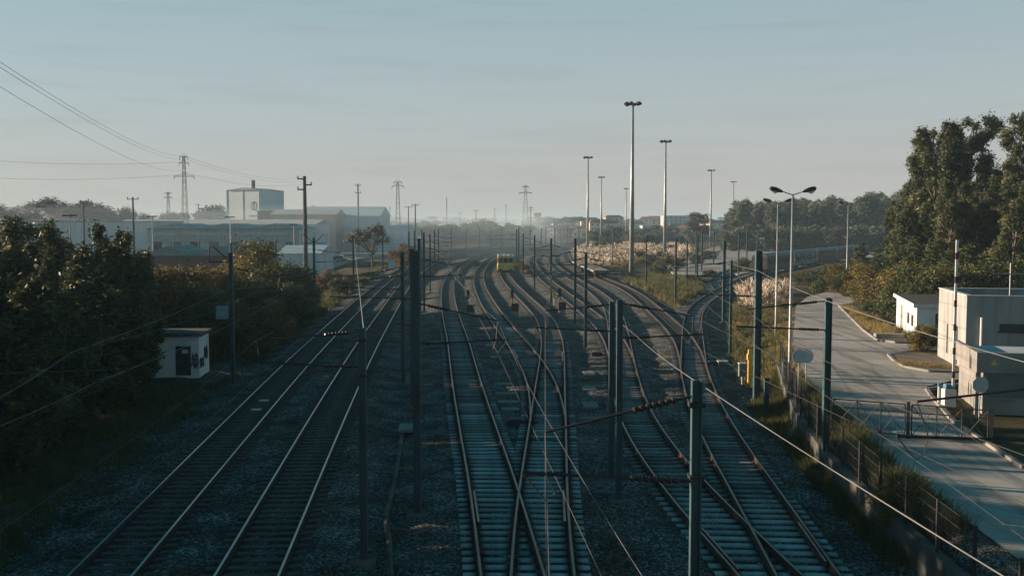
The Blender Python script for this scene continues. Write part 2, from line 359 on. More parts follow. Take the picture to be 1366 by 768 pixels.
    l.new(g.outputs[0], sh.inputs[1]); l.new(sh.outputs[0], mx.inputs[0]); l.new(sr.outputs[0], mx.inputs[6]); l.new(ms.outputs[2], mx.inputs[7])
    l.new(mx.outputs[2], b.inputs['Base Color'])
    bp = n_.new('ShaderNodeBump'); bp.inputs['Strength'].default_value = 0.9; bp.inputs['Distance'].default_value = 0.045
    l.new(vo.outputs['Distance'], bp.inputs['Height']); bp.invert = True; l.new(bp.outputs[0], b.inputs['Normal'])
    me = npmesh('ground', V, F, m, tone=bal.ravel(), smooth=False)
    a = me.attributes.new('stain', 'FLOAT', 'POINT'); a.data.foreach_set('value', stain.ravel().astype(np.float32))
    o = link('ground', me); tag(o, kind='structure')
build_ground()

# ------------------------------------------------------------------ rails and sleepers
RAILP = [(-0.07, -0.17), (0.07, -0.17), (0.07, -0.155), (0.012, -0.135), (0.012, -0.045), (0.036, -0.035), (0.036, -0.004), (0.03, 0.0), (-0.03, 0.0), (-0.036, -0.004), (-0.036, -0.035), (-0.012, -0.045), (-0.012, -0.135), (-0.07, -0.155)]
def sweep(Q, T, off, z, prof=RAILP):
    N = np.c_[T[:, 1], -T[:, 0]]; n = len(prof); V = []
    for j in range(len(Q)):
        for a, h in prof: V.append((Q[j, 0]+N[j, 0]*(off+a), Q[j, 1]+N[j, 1]*(off+a), z+h))
    mb = MB(); fs = []; ms = []
    for j in range(len(Q)-1):
        for k in range(n):
            k2 = (k+1) % n; fs.append((j*n+k, (j+1)*n+k, (j+1)*n+k2, j*n+k2)); ms.append(1 if k in (6, 7, 8) else 0)
    fs.append(tuple(range(n))); ms.append(0); fs.append(tuple(reversed(range((len(Q)-1)*n, len(Q)*n)))); ms.append(0)
    mb.v = V; mb.f = fs; mb.m = ms; return mb
def thin(Q):
    out = [0]; 
    for i in range(1, len(Q)-1):
        st = 2 if Q[i, 1] < 90 else (3 if Q[i, 1] < 160 else 6)
        if i-out[-1] >= st: out.append(i)
    out.append(len(Q)-1); return out
sl_me = {}
def sleeper_mesh(m, L=2.6, rails=(-0.834, 0.834), fast=True):
    mb = MB(); ns = max(12, int(L/0.13)); xs = [-L/2+L*i/ns for i in range(ns+1)]
    pr = [(-0.13, -0.22), (0.13, -0.22), (0.13, -0.02), (0.11, 0), (-0.11, 0), (-0.13, -0.02)]
    mb.add([(x, y, z) for x in xs for y, z in pr], [(i*6+k, i*6+(k+1) % 6, (i+1)*6+(k+1) % 6, (i+1)*6+k) for i in range(ns) for k in range(6)] + [tuple(reversed(range(6))), tuple(range(ns*6, ns*6+6))])
    for r in rails:
        for t in (-1, 1): mb.box((r+t*0.105, 0, 0.012), (0.06, 0.12, 0.03), mi=1)
    me = mb.mesh('sleeper', [m, M_RUST]); at = me.attributes.new('raild', 'FLOAT', 'POINT')
    at.data.foreach_set('value', [min(abs(v[0]-r) for r in rails) for v in mb.v]); return me
M_SLEEPM = mat('dusty_sleeper', (0.27, 0.29, 0.29), (0.15, 0.16, 0.16), rough=0.9, scale=1.7, bump=0.2, bscale=40); stain_rails(M_SLEEPM); vary(M_SLEEPM, 0.4, 1.1)
SM = sleeper_mesh(M_SLEEP); SMM = sleeper_mesh(M_SLEEPM); SMD = sleeper_mesh(M_SLEEPD)
TRK = {
 't1': ('leftmost railway track of the yard, dark sleepers and bright rails', SMD, 0.000),
 't2': ('second railway track from the left, dark sleepers and bright rails', SMD, 0.000),
 't3': ('railway track right of the wide ballast strip, crossing its neighbour at the bottom', SM, 0.000),
 't4': ('short curving railway track that joins its right neighbour at the middle crossing', SM, -0.004),
 't5': ('railway track with the yellow rail vehicle on it', SM, 0.004),
 't6': ('railway track joining its right neighbour beside the pair of masts', SM, -0.004),
 't7': ('railway track crossing its right neighbour behind the big foreground mast', SM, 0.000),
 't8': ('rightmost long railway track, flat wagon parked on its far end', SM, 0.004),
 't9': ('railway track curving off right towards the parked passenger train', SM, -0.004),
 't10': ('short overgrown siding branching off the track to the parked train', SM, 0.008)}
JOIN = {'t4': 't5', 't6': 't7', 't9': 't8', 't10': 't9', 't3': 't5', 't7': 't8'}
HOST = {v: [k for k in JOIN if JOIN[k] == v] for v in set(JOIN.values())}
for k, (lab, sm, dz) in TRK.items():
    Q = lines[k]; T = tangents(Q); root = thing('railway_track', (0, 0, 0), lab, 'railway track', 'railway tracks of the yard')
    keep = np.arange(len(Q))
    if k in ('t4', 't6', 't9', 't10'):     # end where the blades meet the host's rails
        keep = np.array([i for i in range(len(Q)) if KD[JOIN[k]].find((Q[i, 0], Q[i, 1], 0))[2] > 0.09])
        keep = np.arange(keep.min(), len(Q))
    idx = [keep[i] for i in thin(Q[keep])]
    for s in (-1, 1): sweep(Q[idx], T[idx], s*0.834, dz).build('rail', [M_RUST, M_STEEL if k in ('t1', 't2') else M_STEELD], root)
    cnt = 0; rest = MB()
    for i in keep:
        p = Q[i]; 
        if p[1] < 20: continue
        if p[1] > 330: break
        x0, x1 = -1.3, 1.3; skip = False; rls = [-0.834, 0.834]
        if k in JOIN:
            if KD[JOIN[k]].find((p[0], p[1], 0))[2] < 2.45: skip = True
        if skip: continue
        for g in HOST.get(k, []):
            co, j, dd = KD[g].find((p[0], p[1], 0))
            if dd < 2.45 and (g not in ('t4','t6','t9','t10') or True):
                off = (co[0]-p[0])*T[i, 1] - (co[1]-p[1])*T[i, 0]
                if dd < 0.09 and g in ('t4','t6','t9','t10'): continue
                x0 = min(x0, off-1.3); x1 = max(x1, off+1.3); rls += [off-0.834, off+0.834]
        L = x1-x0; c = (x0+x1)/2
        cx = p[0]+T[i, 1]*c; cy = p[1]-T[i, 0]*c; rz = math.atan2(-T[i, 0], T[i, 1])
        jz = -0.168+dz+random.uniform(-0.006, 0.004); rz += random.uniform(-0.014, 0.014)
        if cnt < 100:
            sm2 = SMM if (k in ('t6', 't7', 't8', 't9') and p[1] > 33 + random.uniform(-2, 2)) or (sm is SM and p[1] > 46+random.gauss(0, 4)) else sm
            if len(rls) > 2: sm2 = sleeper_mesh(sm2.materials[0], L, [r-c for r in rls])
            o = bpy.data.objects.new('sleeper', sm2); COL.objects.link(o); o.parent = root
            o.location = (cx, cy, jz); o.rotation_euler = (0, 0, rz); o.scale = (1, random.uniform(0.93, 1.05), 1); cnt += 1
        else: rest.box((cx, cy, jz-0.11), (L, 0.26, 0.22), rz)
    if rest.v:
        ro = rest.build('sleepers', (SMM if sm is SM else sm).materials[0], root); tag(ro, kind='stuff')
        ra = ro.data.attributes.new('raild', 'FLOAT', 'POINT'); ra.data.foreach_set('value', [0.22]*len(rest.v))
# check rails opposite the frogs and point machines
def nearest(k, px, py):
    g = gp(px, py); return KD[k].find((g.x, g.y, 0))[1]
def check_rail(k, px, py, off, n, label):
    Q = lines[k]; T = tangents(Q); i = nearest(k, px, py); a = max(0, i-n); b = i+n
    o = sweep(Q[a:b:2], T[a:b:2], off, 0.012).build('check_rail', [M_RUST, M_STEELD]); tag(o, label, 'check rail', 'check rails inside the crossings')
check_rail('t3', 660, 665, -0.834+0.13, 4, 'short check rail inside the left rail opposite the bottom crossing')
check_rail('t5', 724, 665, 0.834-0.13, 4, 'short check rail inside the right rail opposite the bottom crossing')
check_rail('t7', 978, 720, -0.834+0.13, 4, 'short check rail left of the crossing behind the big foreground mast')
check_rail('t8', 1045, 712, 0.834-0.13, 4, 'short check rail right of the crossing behind the big foreground mast')
check_rail('t4', 700, 470, -0.834+0.13, 5, 'short check rail left of the middle crossing')
check_rail('t5', 738, 474, 0.834-0.13, 5, 'short check rail right of the middle crossing')
check_rail('t9', 923, 436, 0.834-0.13, 5, 'short check rail at the crossing nearest the yellow grass')
def point_machine(px, py, rz, label):
    g = gp(px, py, -0.2); t = thing('point_machine', (g.x, g.y, -0.2), label, 'point machine', 'point machines beside the switches', rz)
    MB().box((0, 0, 0.10), (0.75, 0.5, 0.24), bev=0.03).build('housing', M_DARK, t)
    MB().box((0, 0, 0.235), (0.6, 0.38, 0.03), bev=0.01).build('lid', M_DARK, t)
    MB().tube([(0.37, 0.08, 0.1), (1.1, 0.08, 0.08)], 0.025).tube([(0.37, -0.1, 0.1), (1.1, -0.1, 0.08)], 0.025).build('drive_rod', M_RUST, t)
point_machine(687, 565, 0, 'dark point machine box left of the joined tracks')
point_machine(796, 474, 3.14, 'dark point machine box beside the concrete slab path')
point_machine(952, 486, 3.14, 'dark point machine box right of the switch below the yellow grass')

# ------------------------------------------------------------------ road side: wall, road, kerbs
def ribbon(L, R_, z, name, m):
    """sheet between two polylines of same length"""
    mb = MB(); vs = [(p[0], p[1], z) for p in L] + [(p[0], p[1], z) for p in R_]; n = len(L)
    mb.add(vs, [(i, i+n, i+n+1, i+1) for i in range(n-1)]); return mb
def road_material():
    m, nt, b = nodes_of('worn_asphalt'); n = nt.nodes; l = nt.links
    b.inputs['Roughness'].default_value = 0.85; b.inputs['Specular IOR Level'].default_value = 0.3
    g = n.new('ShaderNodeNewGeometry')
    a = n.new('ShaderNodeTexNoise'); a.inputs['Scale'].default_value = 0.35; a.inputs['Detail'].default_value = 8; a.inputs['Roughness'].default_value = 0.65
    l.new(g.outputs['Position'], a.inputs['Vector'])
    r = n.new('ShaderNodeValToRGB'); e = r.color_ramp.elements; e[0].position = 0.3; e[1].position = 0.7
    e[0].color = (0.31, 0.29, 0.27, 1); e[1].color = (0.46, 0.43, 0.40, 1)
    l.new(a.outputs[0], r.inputs[0])
    f = n.new('ShaderNodeTexNoise'); f.inputs['Scale'].default_value = 30; f.inputs['Detail'].default_value = 3; l.new(g.outputs['Position'], f.inputs['Vector'])
    mp = n.new('ShaderNodeMapping'); mp.inputs['Rotation'].default_value = (0, 0, R(-7)); mp.inputs['Scale'].default_value = (1.4, 0.10, 1)
    s = n.new('ShaderNodeTexNoise'); s.inputs['Scale'].default_value = 1.2; s.inputs['Detail'].default_value = 4; l.new(g.outputs['Position'], mp.inputs[0]); l.new(mp.outputs[0], s.inputs['Vector'])
    sr = n.new('ShaderNodeValToRGB'); sr.color_ramp.elements[0].position = 0.36; sr.color_ramp.elements[1].position = 0.5
    sr.color_ramp.elements[0].color = (0.62, 0.62, 0.62, 1); sr.color_ramp.elements[1].color = (1, 1, 1, 1); l.new(s.outputs[0], sr.inputs[0])
    mx = n.new('ShaderNodeMix'); mx.data_type = 'RGBA'; mx.blend_type = 'MULTIPLY'; mx.inputs[0].default_value = 1
    l.new(r.outputs[0], mx.inputs[6]); l.new(sr.outputs[0], mx.inputs[7])
    wv = n.new('ShaderNodeVectorMath'); wv.operation = 'MULTIPLY_ADD'; wv.inputs[1].default_value = (0.9, 0.9, 0); l.new(a.outputs['Color'], wv.inputs[0]); l.new(g.outputs['Position'], wv.inputs[2])
    ck = n.new('ShaderNodeTexVoronoi'); ck.feature = 'DISTANCE_TO_EDGE'; ck.inputs['Scale'].default_value = 0.28; l.new(wv.outputs[0], ck.inputs['Vector'])
    cr = n.new('ShaderNodeValToRGB'); cr.color_ramp.elements[0].position = 0.0; cr.color_ramp.elements[1].position = 0.012; cr.color_ramp.elements[0].color = (0.72, 0.72, 0.72, 1); l.new(ck.outputs['Distance'], cr.inputs[0])
    pc = n.new('ShaderNodeTexVoronoi'); pc.distance = 'CHEBYCHEV'; pc.inputs['Scale'].default_value = 0.16; l.new(g.outputs['Position'], pc.inputs['Vector'])
    ps = n.new('ShaderNodeSeparateColor'); l.new(pc.outputs['Color'], ps.inputs[0]); pr = n.new('ShaderNodeMapRange'); pr.inputs[3].default_value = 0.80; pr.inputs[4].default_value = 1.08; l.new(ps.outputs[1], pr.inputs[0])
    m2 = n.new('ShaderNodeMix'); m2.data_type = 'RGBA'; m2.blend_type = 'MULTIPLY'; m2.inputs[0].default_value = 1; l.new(mx.outputs[2], m2.inputs[6]); l.new(cr.outputs[0], m2.inputs[7])
    m3 = n.new('ShaderNodeVectorMath'); m3.operation = 'SCALE'; l.new(m2.outputs[2], m3.inputs[0]); l.new(pr.outputs[0], m3.inputs['Scale']); l.new(m3.outputs[0], b.inputs['Base Color'])
    bp = n.new('ShaderNodeBump'); bp.inputs['Strength'].default_value = 0.25; bp.inputs['Distance'].default_value = 0.01
    l.new(f.outputs[0], bp.inputs['Height']); l.new(bp.outputs[0], b.inputs['Normal'])
    return m
M_ROAD = road_material()
RZ = ROADZ + 0.03
rl = [(12.2, 4), (12.2, 15), (12.4, 24.5), (12.9, 32), (13.4, 38), (14.6, 46), (16.0, 54), (17.8, 62), (20.4, 72), (24, 84), (28, 98), (33, 111), (40, 123), (54, 134), (80, 142)]
def gr(px, py): v = gp(px, py, RZ); return (v.x, v.y)
rr = [(24, 4), (23.5, 15), (22.6, 22), gr(1366, 625), gr(1311, 589), gr(1272, 563), gr(1243, 530), gr(1236, 515), (32, 59.5), (32, 74), gr(1170, 454), gr(1152, 441), gr(1119, 408), (52, 126), (80, 133)]
_rp = rl + rr[::-1]; tag(MB().add([(p[0], p[1], RZ) for p in _rp], [tuple(reversed(range(len(_rp))))]).build('road', M_ROAD), kind='structure')
side = MB().prism([(31.8, 45.5), (60, 45), (60, 72.8), (31.8, 73.0)], RZ-0.2, RZ-0.0045)
tag(side.build('side_road', M_ROAD), kind='structure')
def kerb(pts, name, m=M_CONC, w=0.16, h=0.12):
    mb = MB(); P = [Vector((p[0], p[1], 0)) for p in pts]
    for i in range(len(P)-1):
        a, b = P[i], P[i+1]; d = (b-a).normalized(); s = Vector((d.y, -d.x, 0))*w/2
        mb.prism([tuple((a-s).xy), tuple((b-s).xy), tuple((b+s).xy), tuple((a+s).xy)][::1], RZ-0.15, RZ+h)
    o = mb.build(name, m); tag(o, kind='structure'); return o

kerb([gr(1366, 625), gr(1311, 589), gr(1272, 563), gr(1243, 530), gr(1236, 520), (28.5, 53.5), (33, 53.7)], 'kerb_right')
isl = [gr(1293, 497), gr(1240, 496), gr(1206, 490), gr(1192, 481), gr(1185, 474), (27.4, 64.6), (34, 65.2), (34, 56)]
kerb(isl[:6], 'kerb_island')
tag(MB().prism(isl[::-1], RZ-0.1, RZ+0.09).build('paved_island', mat('rusty_paving', (0.20, 0.16, 0.12), (0.09, 0.08, 0.065), scale=1.2, bump=0.3)), kind='structure')
verge = [gr(1253, 458), gr(1195, 457.5), gr(1170, 454), gr(1152, 441), gr(1119, 408), (52, 125), (75, 122), (70, 74)]
kerb(verge[:5], 'kerb_verge')
tag(MB().prism(verge[::-1], RZ-0.1, RZ+0.07).build('verge', mat('verge_soil', (0.10, 0.08, 0.04), (0.04, 0.04, 0.02), scale=0.8, bump=0.6)), kind='structure')
# retaining wall
mb = MB()
wp = [(x, y) for x, y in WALL if y <= 62]
for i in range(len(wp)-1):
    (x0, y0), (x1, y1) = wp[i], wp[i+1]
    mb.prism([(x0-0.15, y0), (x0+0.15, y0), (x1+0.15, y1), (x1-0.15, y1)], -0.9, 0.82)
    n = max(1, int((y1-y0)/2.4))
o = mb.build('retaining_wall', M_CONCD); tag(o, 'stained concrete retaining wall between the rightmost track and the road', 'wall')
# chain link fence on the wall
def fence(y0, y1, label, step=2.25, h=1.38):
    t = thing('mesh_fence', (wall_x(y0), y0, 0.82), label, 'fence', None)
    ys = np.arange(y0, y1, step); P = [Vector((wall_x(y)-wall_x(y0), y-y0, 0)) for y in ys]
    for p in P:
        MB().box((p.x, p.y, h/2), (0.07, 0.07, h)).build('post', M_DARK, t)
    w = MB()
    for i in range(len(P)-1):
        a, b = P[i], P[i+1]
        for z in (0.06, h*0.25, h*0.5, h*0.75, h-0.04): w.tube([a+Vector((0, 0, z)), b+Vector((0, 0, z))], 0.006, 3)
        nn = int((b-a).length/0.12)
        for j in range(1, nn): q = a.lerp(b, j/nn); w.tube([q+Vector((0, 0, 0.06)), q+Vector((0, 0, h-0.04))], 0.0035, 3)
    w.build('wire_mesh', M_DARK, t)
fence(16, 37, 'dark wire mesh fence on the retaining wall in front of the road gate')
fence(38.5, 60, 'dark wire mesh fence beside the road beyond the gate')
# gate across the road
gA = gp(1107, 575, RZ); gB = gp(1322, 594, RZ)
gl = (gB-gA).length; grz = math.atan2(gB.y-gA.y, gB.x-gA.x)
t = thing('road_gate', gA, 'black steel gate with crossed braces closed across the road', 'gate', None, grz)
h = 1.3
for x in (0, gl*0.5, gl): MB().box((x, 0, h/2+0.05), (0.12, 0.12, h+0.1)).build('gate_post', M_DARK, t)
for k in range(2):
    x0 = gl*0.5*k+0.12; x1 = gl*0.5*(k+1)-0.12; mb = MB()
    for z in (0.12, 1.0, h): mb.tube([(x0, 0, z), (x1, 0, z)], 0.025, 6)
    n = 3
    for i in range(n+1): x = x0+(x1-x0)*i/n; mb.tube([(x, 0, 0.12), (x, 0, h)], 0.025, 6)
    for i in range(n):
        a = x0+(x1-x0)*i/n; b = x0+(x1-x0)*(i+1)/n
        mb.tube([(a, 0, 0.12), (b, 0, h)], 0.014, 4); mb.tube([(a, 0.01, h), (b, 0.01, 0.12)], 0.014, 4)
    for i in range(int((x1-x0)/0.12)): mb.tube([(x0+i*0.12, 0, 0.12), (x0+i*0.12, 0, 1.0)], 0.004, 3)
    mb.build('gate_leaf', M_DARK, t)
# painted words on the road, seen upside down from here
def text_mesh(body, size, m, name, depth=0.0):
    cu = bpy.data.curves.new(name, 'FONT'); cu.body = body; cu.size = size; cu.extrude = depth; cu.align_x = 'CENTER'; cu.align_y = 'CENTER'
    o = bpy.data.objects.new(name, cu); COL.objects.link(o); bpy.context.view_layer.update()
    me = bpy.data.meshes.new_from_object(o.evaluated_get(bpy.context.evaluated_depsgraph_get())); COL.objects.unlink(o); bpy.data.objects.remove(o)
    me.materials.clear(); me.materials.append(m); return me
M_PAINT = mat('worn_road_paint', (0.55, 0.56, 0.55), (0.25, 0.25, 0.24), scale=6, rough=0.8, lo=0.3, hi=0.5)
g = gp(1238, 574, RZ+0.004)
o = link('road_lettering', text_mesh('STOP', 1.5, M_PAINT, 'road_lettering')); o.location = g; o.rotation_euler = (0, 0, math.pi); tag(o, kind='structure')
o.scale = (0.85, 1.25, 1)
g = gp(1228, 561, RZ+0.004)
tag(MB().box((g.x, g.y, g.z), (3.4, 0.16, 0.003)).build('stop_line', M_PAINT), kind='structure')

# raised barrier
g = gp(1265, 543, RZ)
t = thing('barrier', g, 'raised red and white barrier boom on a white cabinet beside the gatehouse', 'barrier')
MB().box((0, 0, 0.42), (0.5, 0.4, 0.84), bev=0.03).build('cabinet', M_WHITEP, t)
MB().box((0.02, 0, 0.95), (0.42, 0.3, 0.22), bev=0.02).build('drive_head', mat('blue_paint', (0.08, 0.2, 0.28)), t)
mb = MB(); L = 6.5
mb.box((0.1, -0.2, 0.95+L/2), (0.11, 0.05, L))
bo = mb.build('boom', M_WHITEP, t)
mb = MB()
for i in range(6): mb.box((0.1, -0.2, 1.5+i*1.05), (0.118, 0.058, 0.30))
mb.build('red_band', mat('dark_red_paint', (0.09, 0.03, 0.05)), bo)
g = gp(1252, 540, RZ)
t = thing('bollard', g, 'short white post just left of the barrier cabinet', 'post')
MB().tube([(0, 0, 0), (0, 0, 0.85)], 0.06, 8).build('shaft', M_WHITEP, t); MB().tube([(0, 0, 0.85), (0, 0, 1.0)], 0.075, 8).build('cap', mat('blue_cap', (0.06, 0.2, 0.35)), t)
# signs seen from behind
def disc_sign(px, py, pyb, Y, r, n, label, name='road_sign'):
    c = pd(px, py, Y); zb = ROADZ
    t = thing(name, (c.x, Y, zb), label, 'sign')
    MB().tube([(0, 0.04, 0), (0, 0.04, c.z-zb+r*0.5)], 0.03, 8).build('post', M_GALVL, t)
    mb = MB(); an = [2*math.pi*(i+0.5)/n for i in range(n)]
    vs = [(math.cos(a)*r, -0.012, c.z-zb+math.sin(a)*r) for a in an] + [(math.cos(a)*r, 0.0, c.z-zb+math.sin(a)*r) for a in an]
    mb.add(vs, [tuple(range(n)), tuple(reversed(range(n, 2*n)))] + [(i, i+n, (i+1) % n+n, (i+1) % n) for i in range(n)])
    mb.box((0, 0.02, c.z-zb), (r*1.2, 0.03, 0.05)); 
    mb.build('plate', mat('sign_back_grey', (0.42, 0.47, 0.48), (0.34, 0.38, 0.39), rough=0.5, scale=2, metal=0.2), t)
disc_sign(1308, 513, 560, 41.5, 0.36, 8, 'back of an eight sided stop sign beside the gatehouse')
disc_sign(1066, 475, 540, 47, 0.33, 24, 'back of the left one of two round signs at the road edge')
disc_sign(1076, 475, 540, 47.4, 0.33, 24, 'back of the right one of two round signs at the road edge')

# ------------------------------------------------------------------ buildings right
def wallbox(x0, x1, y0, y1, z0, z1, mi=0, mb=None):
    return (mb or MB()).box(((x0+x1)/2, (y0+y1)/2, (z0+z1)/2), (x1-x0, y1-y0, z1-z0), mi=mi)
# main concrete gatehouse
nl = gp(1287, 497, RZ); 
t = thing('concrete_building', (nl.x, nl.y, ROADZ), 'big flat roofed concrete building with parapet at the right edge', 'building', None, R(-11))
H = 4.25; W_, D_ = 14.0, 6.6
M_CONCV = mat('rain_streaked_concrete', (0.29, 0.30, 0.295), (0.22, 0.225, 0.22), rough=0.9, scale=1.1, stretch=(1.6, 1.6, 0.25), bump=0.15, bscale=25, lo=0.38, hi=0.58)
mb = MB(); wallbox(0, W_, 0, D_, -0.3, H-0.9, mb=mb); mb.build('wall', M_CONCV, t)
mb = MB()
wallbox(0.004, W_, 0.004, 0.22, H-0.9, H, mb=mb); wallbox(0.004, W_, D_-0.25, D_-0.004, H-0.9, H, mb=mb); wallbox(0.004, 0.25, 0.225, D_-0.255, H-0.9, H, mb=mb)
mb.build('parapet', M_CONCV, t)
mb = MB(); wallbox(-0.04, W_, -0.04, 0.26, H+0.002, H+0.05, mb=mb); wallbox(-0.04, W_, D_-0.3, D_+0.04, H+0.002, H+0.05, mb=mb); wallbox(-0.04, 0.29, 0.265, D_-0.305, H+0.002, H+0.05, mb=mb)
mb.build('coping', mat('pale_coping', (0.5, 0.5, 0.48)), t)
for y, z0, z1, w in ((4.2, 0.6, 2.3, 0.22), (1.9, 0.25, 2.4, 0.22)):
    MB().box((-0.002, y, (z0+z1)/2), (0.05, w, z1-z0)).build('slot_window', M_GLASS, t)
f = MB().box((5.0, -0.003, 2.55), (6.6, 0.06, 0.42)).build('strip_window', M_GLASS, t)
mb = MB()
for i in range(8): mb.box((1.75+i*0.93, -0.02, 2.55), (0.05, 0.06, 0.42))
mb.box((5.0, -0.05, 2.31), (6.8, 0.12, 0.05)); mb.build('window_frame', M_DARK, f)
MB().tube([(0.75, -0.12, 0.6), (0.75, -0.12, 3.1)], 0.07, 8).build('white_pipe', M_WHITEP, t)
mb = MB(); mb.tube([(3.0, 3, H-0.9), (3.0, 3, H+1.7)], 0.03, 6); mb.tube([(2.1, 3, H+1.1), (3.9, 3, H+1.1)], 0.025, 6); mb.build('roof_antenna', M_GALVL, t)
MB().box((2.6, 2.2, H-0.8), (2.4, 1.2, 0.2)).build('roof_hatch', M_CONC, t)
# low annex in front
al = gp(1301, 553, RZ)
t = thing('gatehouse', (al.x, al.y, ROADZ), 'low gatehouse with thick concrete canopy and one big window', 'building', None, R(-13))
d_ = 5.2
mb = MB(); wallbox(0.35, 9, 0.4, d_, 0, 1.85, mb=mb); mb.build('wall', M_CONC, t)
mb = MB(); wallbox(0, 9.5, 0, 0.2, 1.853, 2.72, mb=mb); wallbox(0.0, 0.2, 0.205, d_-0.2, 1.853, 2.72, mb=mb); mb.build('canopy_fascia', M_CONC, t)
mb = MB(); wallbox(0.205, 9.4, 0.205, d_-0.3, 2.1, 2.45, mb=mb); mb.build('canopy_roof', mat('pale_roof_membrane', (0.5, 0.54, 0.55), scale=1), t)
w = MB().box((1.25, 0.395, 1.27), (1.5, 0.06, 0.98)).build('window', mat('window_glass_reflecting', (0.10, 0.16, 0.18), rough=0.15, spec=0.7), t)
mb = MB()
for x in (0.46, 2.04): mb.box((x, 0.38, 1.27), (0.09, 0.12, 1.12))
for z in (0.72, 1.80): mb.box((1.25, 0.38, z), (1.66, 0.12, 0.08))
mb.build('window_frame', M_CONC, w)
for x in (0.12, 2.9): MB().box((x, 0.31, 0.92), (0.2, 0.2, 1.85)).build('pillar', M_CONC, t)
mb = MB(); mb.add([(0.55, -0.012, 2.2), (0.81, -0.012, 2.2), (0.68, -0.012, 2.43), (0.55, -0.002, 2.2), (0.81, -0.002, 2.2), (0.68, -0.002, 2.43)], [(0, 1, 2), (5, 4, 3), (0, 3, 4, 1), (1, 4, 5, 2), (2, 5, 3, 0)])
sg = mb.build('warning_sign', M_YEL, t)
MB().add([(0.67, -0.016, 2.24), (0.69, -0.016, 2.24), (0.66, -0.016, 2.31), (0.70, -0.016, 2.30), (0.675, -0.016, 2.37)], [(0, 1, 3), (2, 3, 4)]).build('bolt_symbol', M_DARK, sg)
# white hut behind
nl = gp(1222, 456, RZ); fl = gp(1195, 440, RZ)
t = thing('white_hut', (nl.x, nl.y, ROADZ), 'small white flat roofed building left of the concrete one', 'building', None, R(-14))
mb = MB(); wallbox(0, 8, 0, 10.5, -0.2, 2.45, mb=mb); mb.build('wall', M_WHITE, t)
mb = MB(); wallbox(-0.2, 8.2, -0.2, 10.7, 2.453, 2.65, mb=mb); mb.build('roof_slab', mat('bitumen_roof', (0.07, 0.07, 0.068), (0.04, 0.04, 0.04), scale=1), t)
mb = MB(); wallbox(-0.22, 8.22, -0.23, -0.204, 2.42, 2.68, mb=mb); wallbox(-0.23, -0.204, -0.2, 10.7, 2.42, 2.68, mb=mb); mb.build('roof_edge', M_WHITEP, t)
MB().box((3.0, -0.003, 1.55), (3.6, 0.06, 0.95)).build('window', M_GLASS, t)
for y in (1.9, 3.9): MB().box((-0.003, y, 1.35), (0.05, 1.0, 0.8)).build('side_window', M_GLASS, t)
MB().box((-0.003, 7.6, 1.0), (0.06, 0.9, 2.0)).build('door', mat('grey_green_door', (0.20, 0.22, 0.2)), t)
for y in (0.6, 5.2, 6.6, 9.0): MB().box((-0.03, y, 1.2), (0.06, 0.12, 2.4)).build('pilaster', M_WHITE, t)
g = gp(1190, 451, RZ); t = MB().box((g.x, g.y, RZ+0.18), (2.4, 0.7, 0.32), rz=-0.1, bev=0.04).build('concrete_block', M_CONC); tag(t, 'long pale concrete slab lying beside the white flat roofed building', 'slab')

# ------------------------------------------------------------------ left white hut
n0 = gp(266, 497.5, 0.02); t = thing('relay_hut', (n0.x, n0.y, -0.05), 'small white trackside hut with graffiti and a dark door', 'hut', None, R(4))
mb = MB(); wallbox(-3.2, 0, 0, 2.6, -0.5, 2.35, mb=mb); mb.build('wall', M_WHITE, t)
mb = MB(); wallbox(-3.4, 0.2, -0.25, 2.8, 2.353, 2.56, mb=mb); mb.build('roof_slab', mat('mossy_slab', (0.10, 0.105, 0.10), (0.05, 0.055, 0.05), scale=2), t)
dr = MB().box((-0.95, -0.01, 0.85), (0.9, 0.07, 1.8)).build('door', mat('dark_green_door', (0.03, 0.045, 0.045), scale=3), t)
MB().box((-0.83, -0.052, 1.42), (0.36, 0.01, 0.24)).build('notice', M_WHITEP, dr)
MB().tube([(-1.3, -0.05, 0.85), (-1.3, -0.1, 0.85), (-1.2, -0.1, 0.85)], 0.012, 5).build('handle', M_GALVL, dr)
mb = MB(); rg = random.Random(3)
def scrib(x0, z0, w, h_, face):
    p = []
    for i in range(26):
        a = i/25; x = x0+w*a+math.sin(i*2.3)*0.07; z = z0+h_*(0.5+0.5*math.sin(i*1.9+rg.random()*0.6))
        p.append((x, -0.006, z) if face == 'f' else (0.006, x, z))
    for i in range(len(p)-1): mb.tube([p[i], p[i+1]], 0.017, 4)
scrib(-0.45, 0.35, 0.4, 1.0, 'f'); scrib(0.1, 0.3, 1.1, 0.7, 's'); scrib(1.2, 0.7, 1.0, 0.9, 's')
mb.build('graffiti', M_DARK, t)

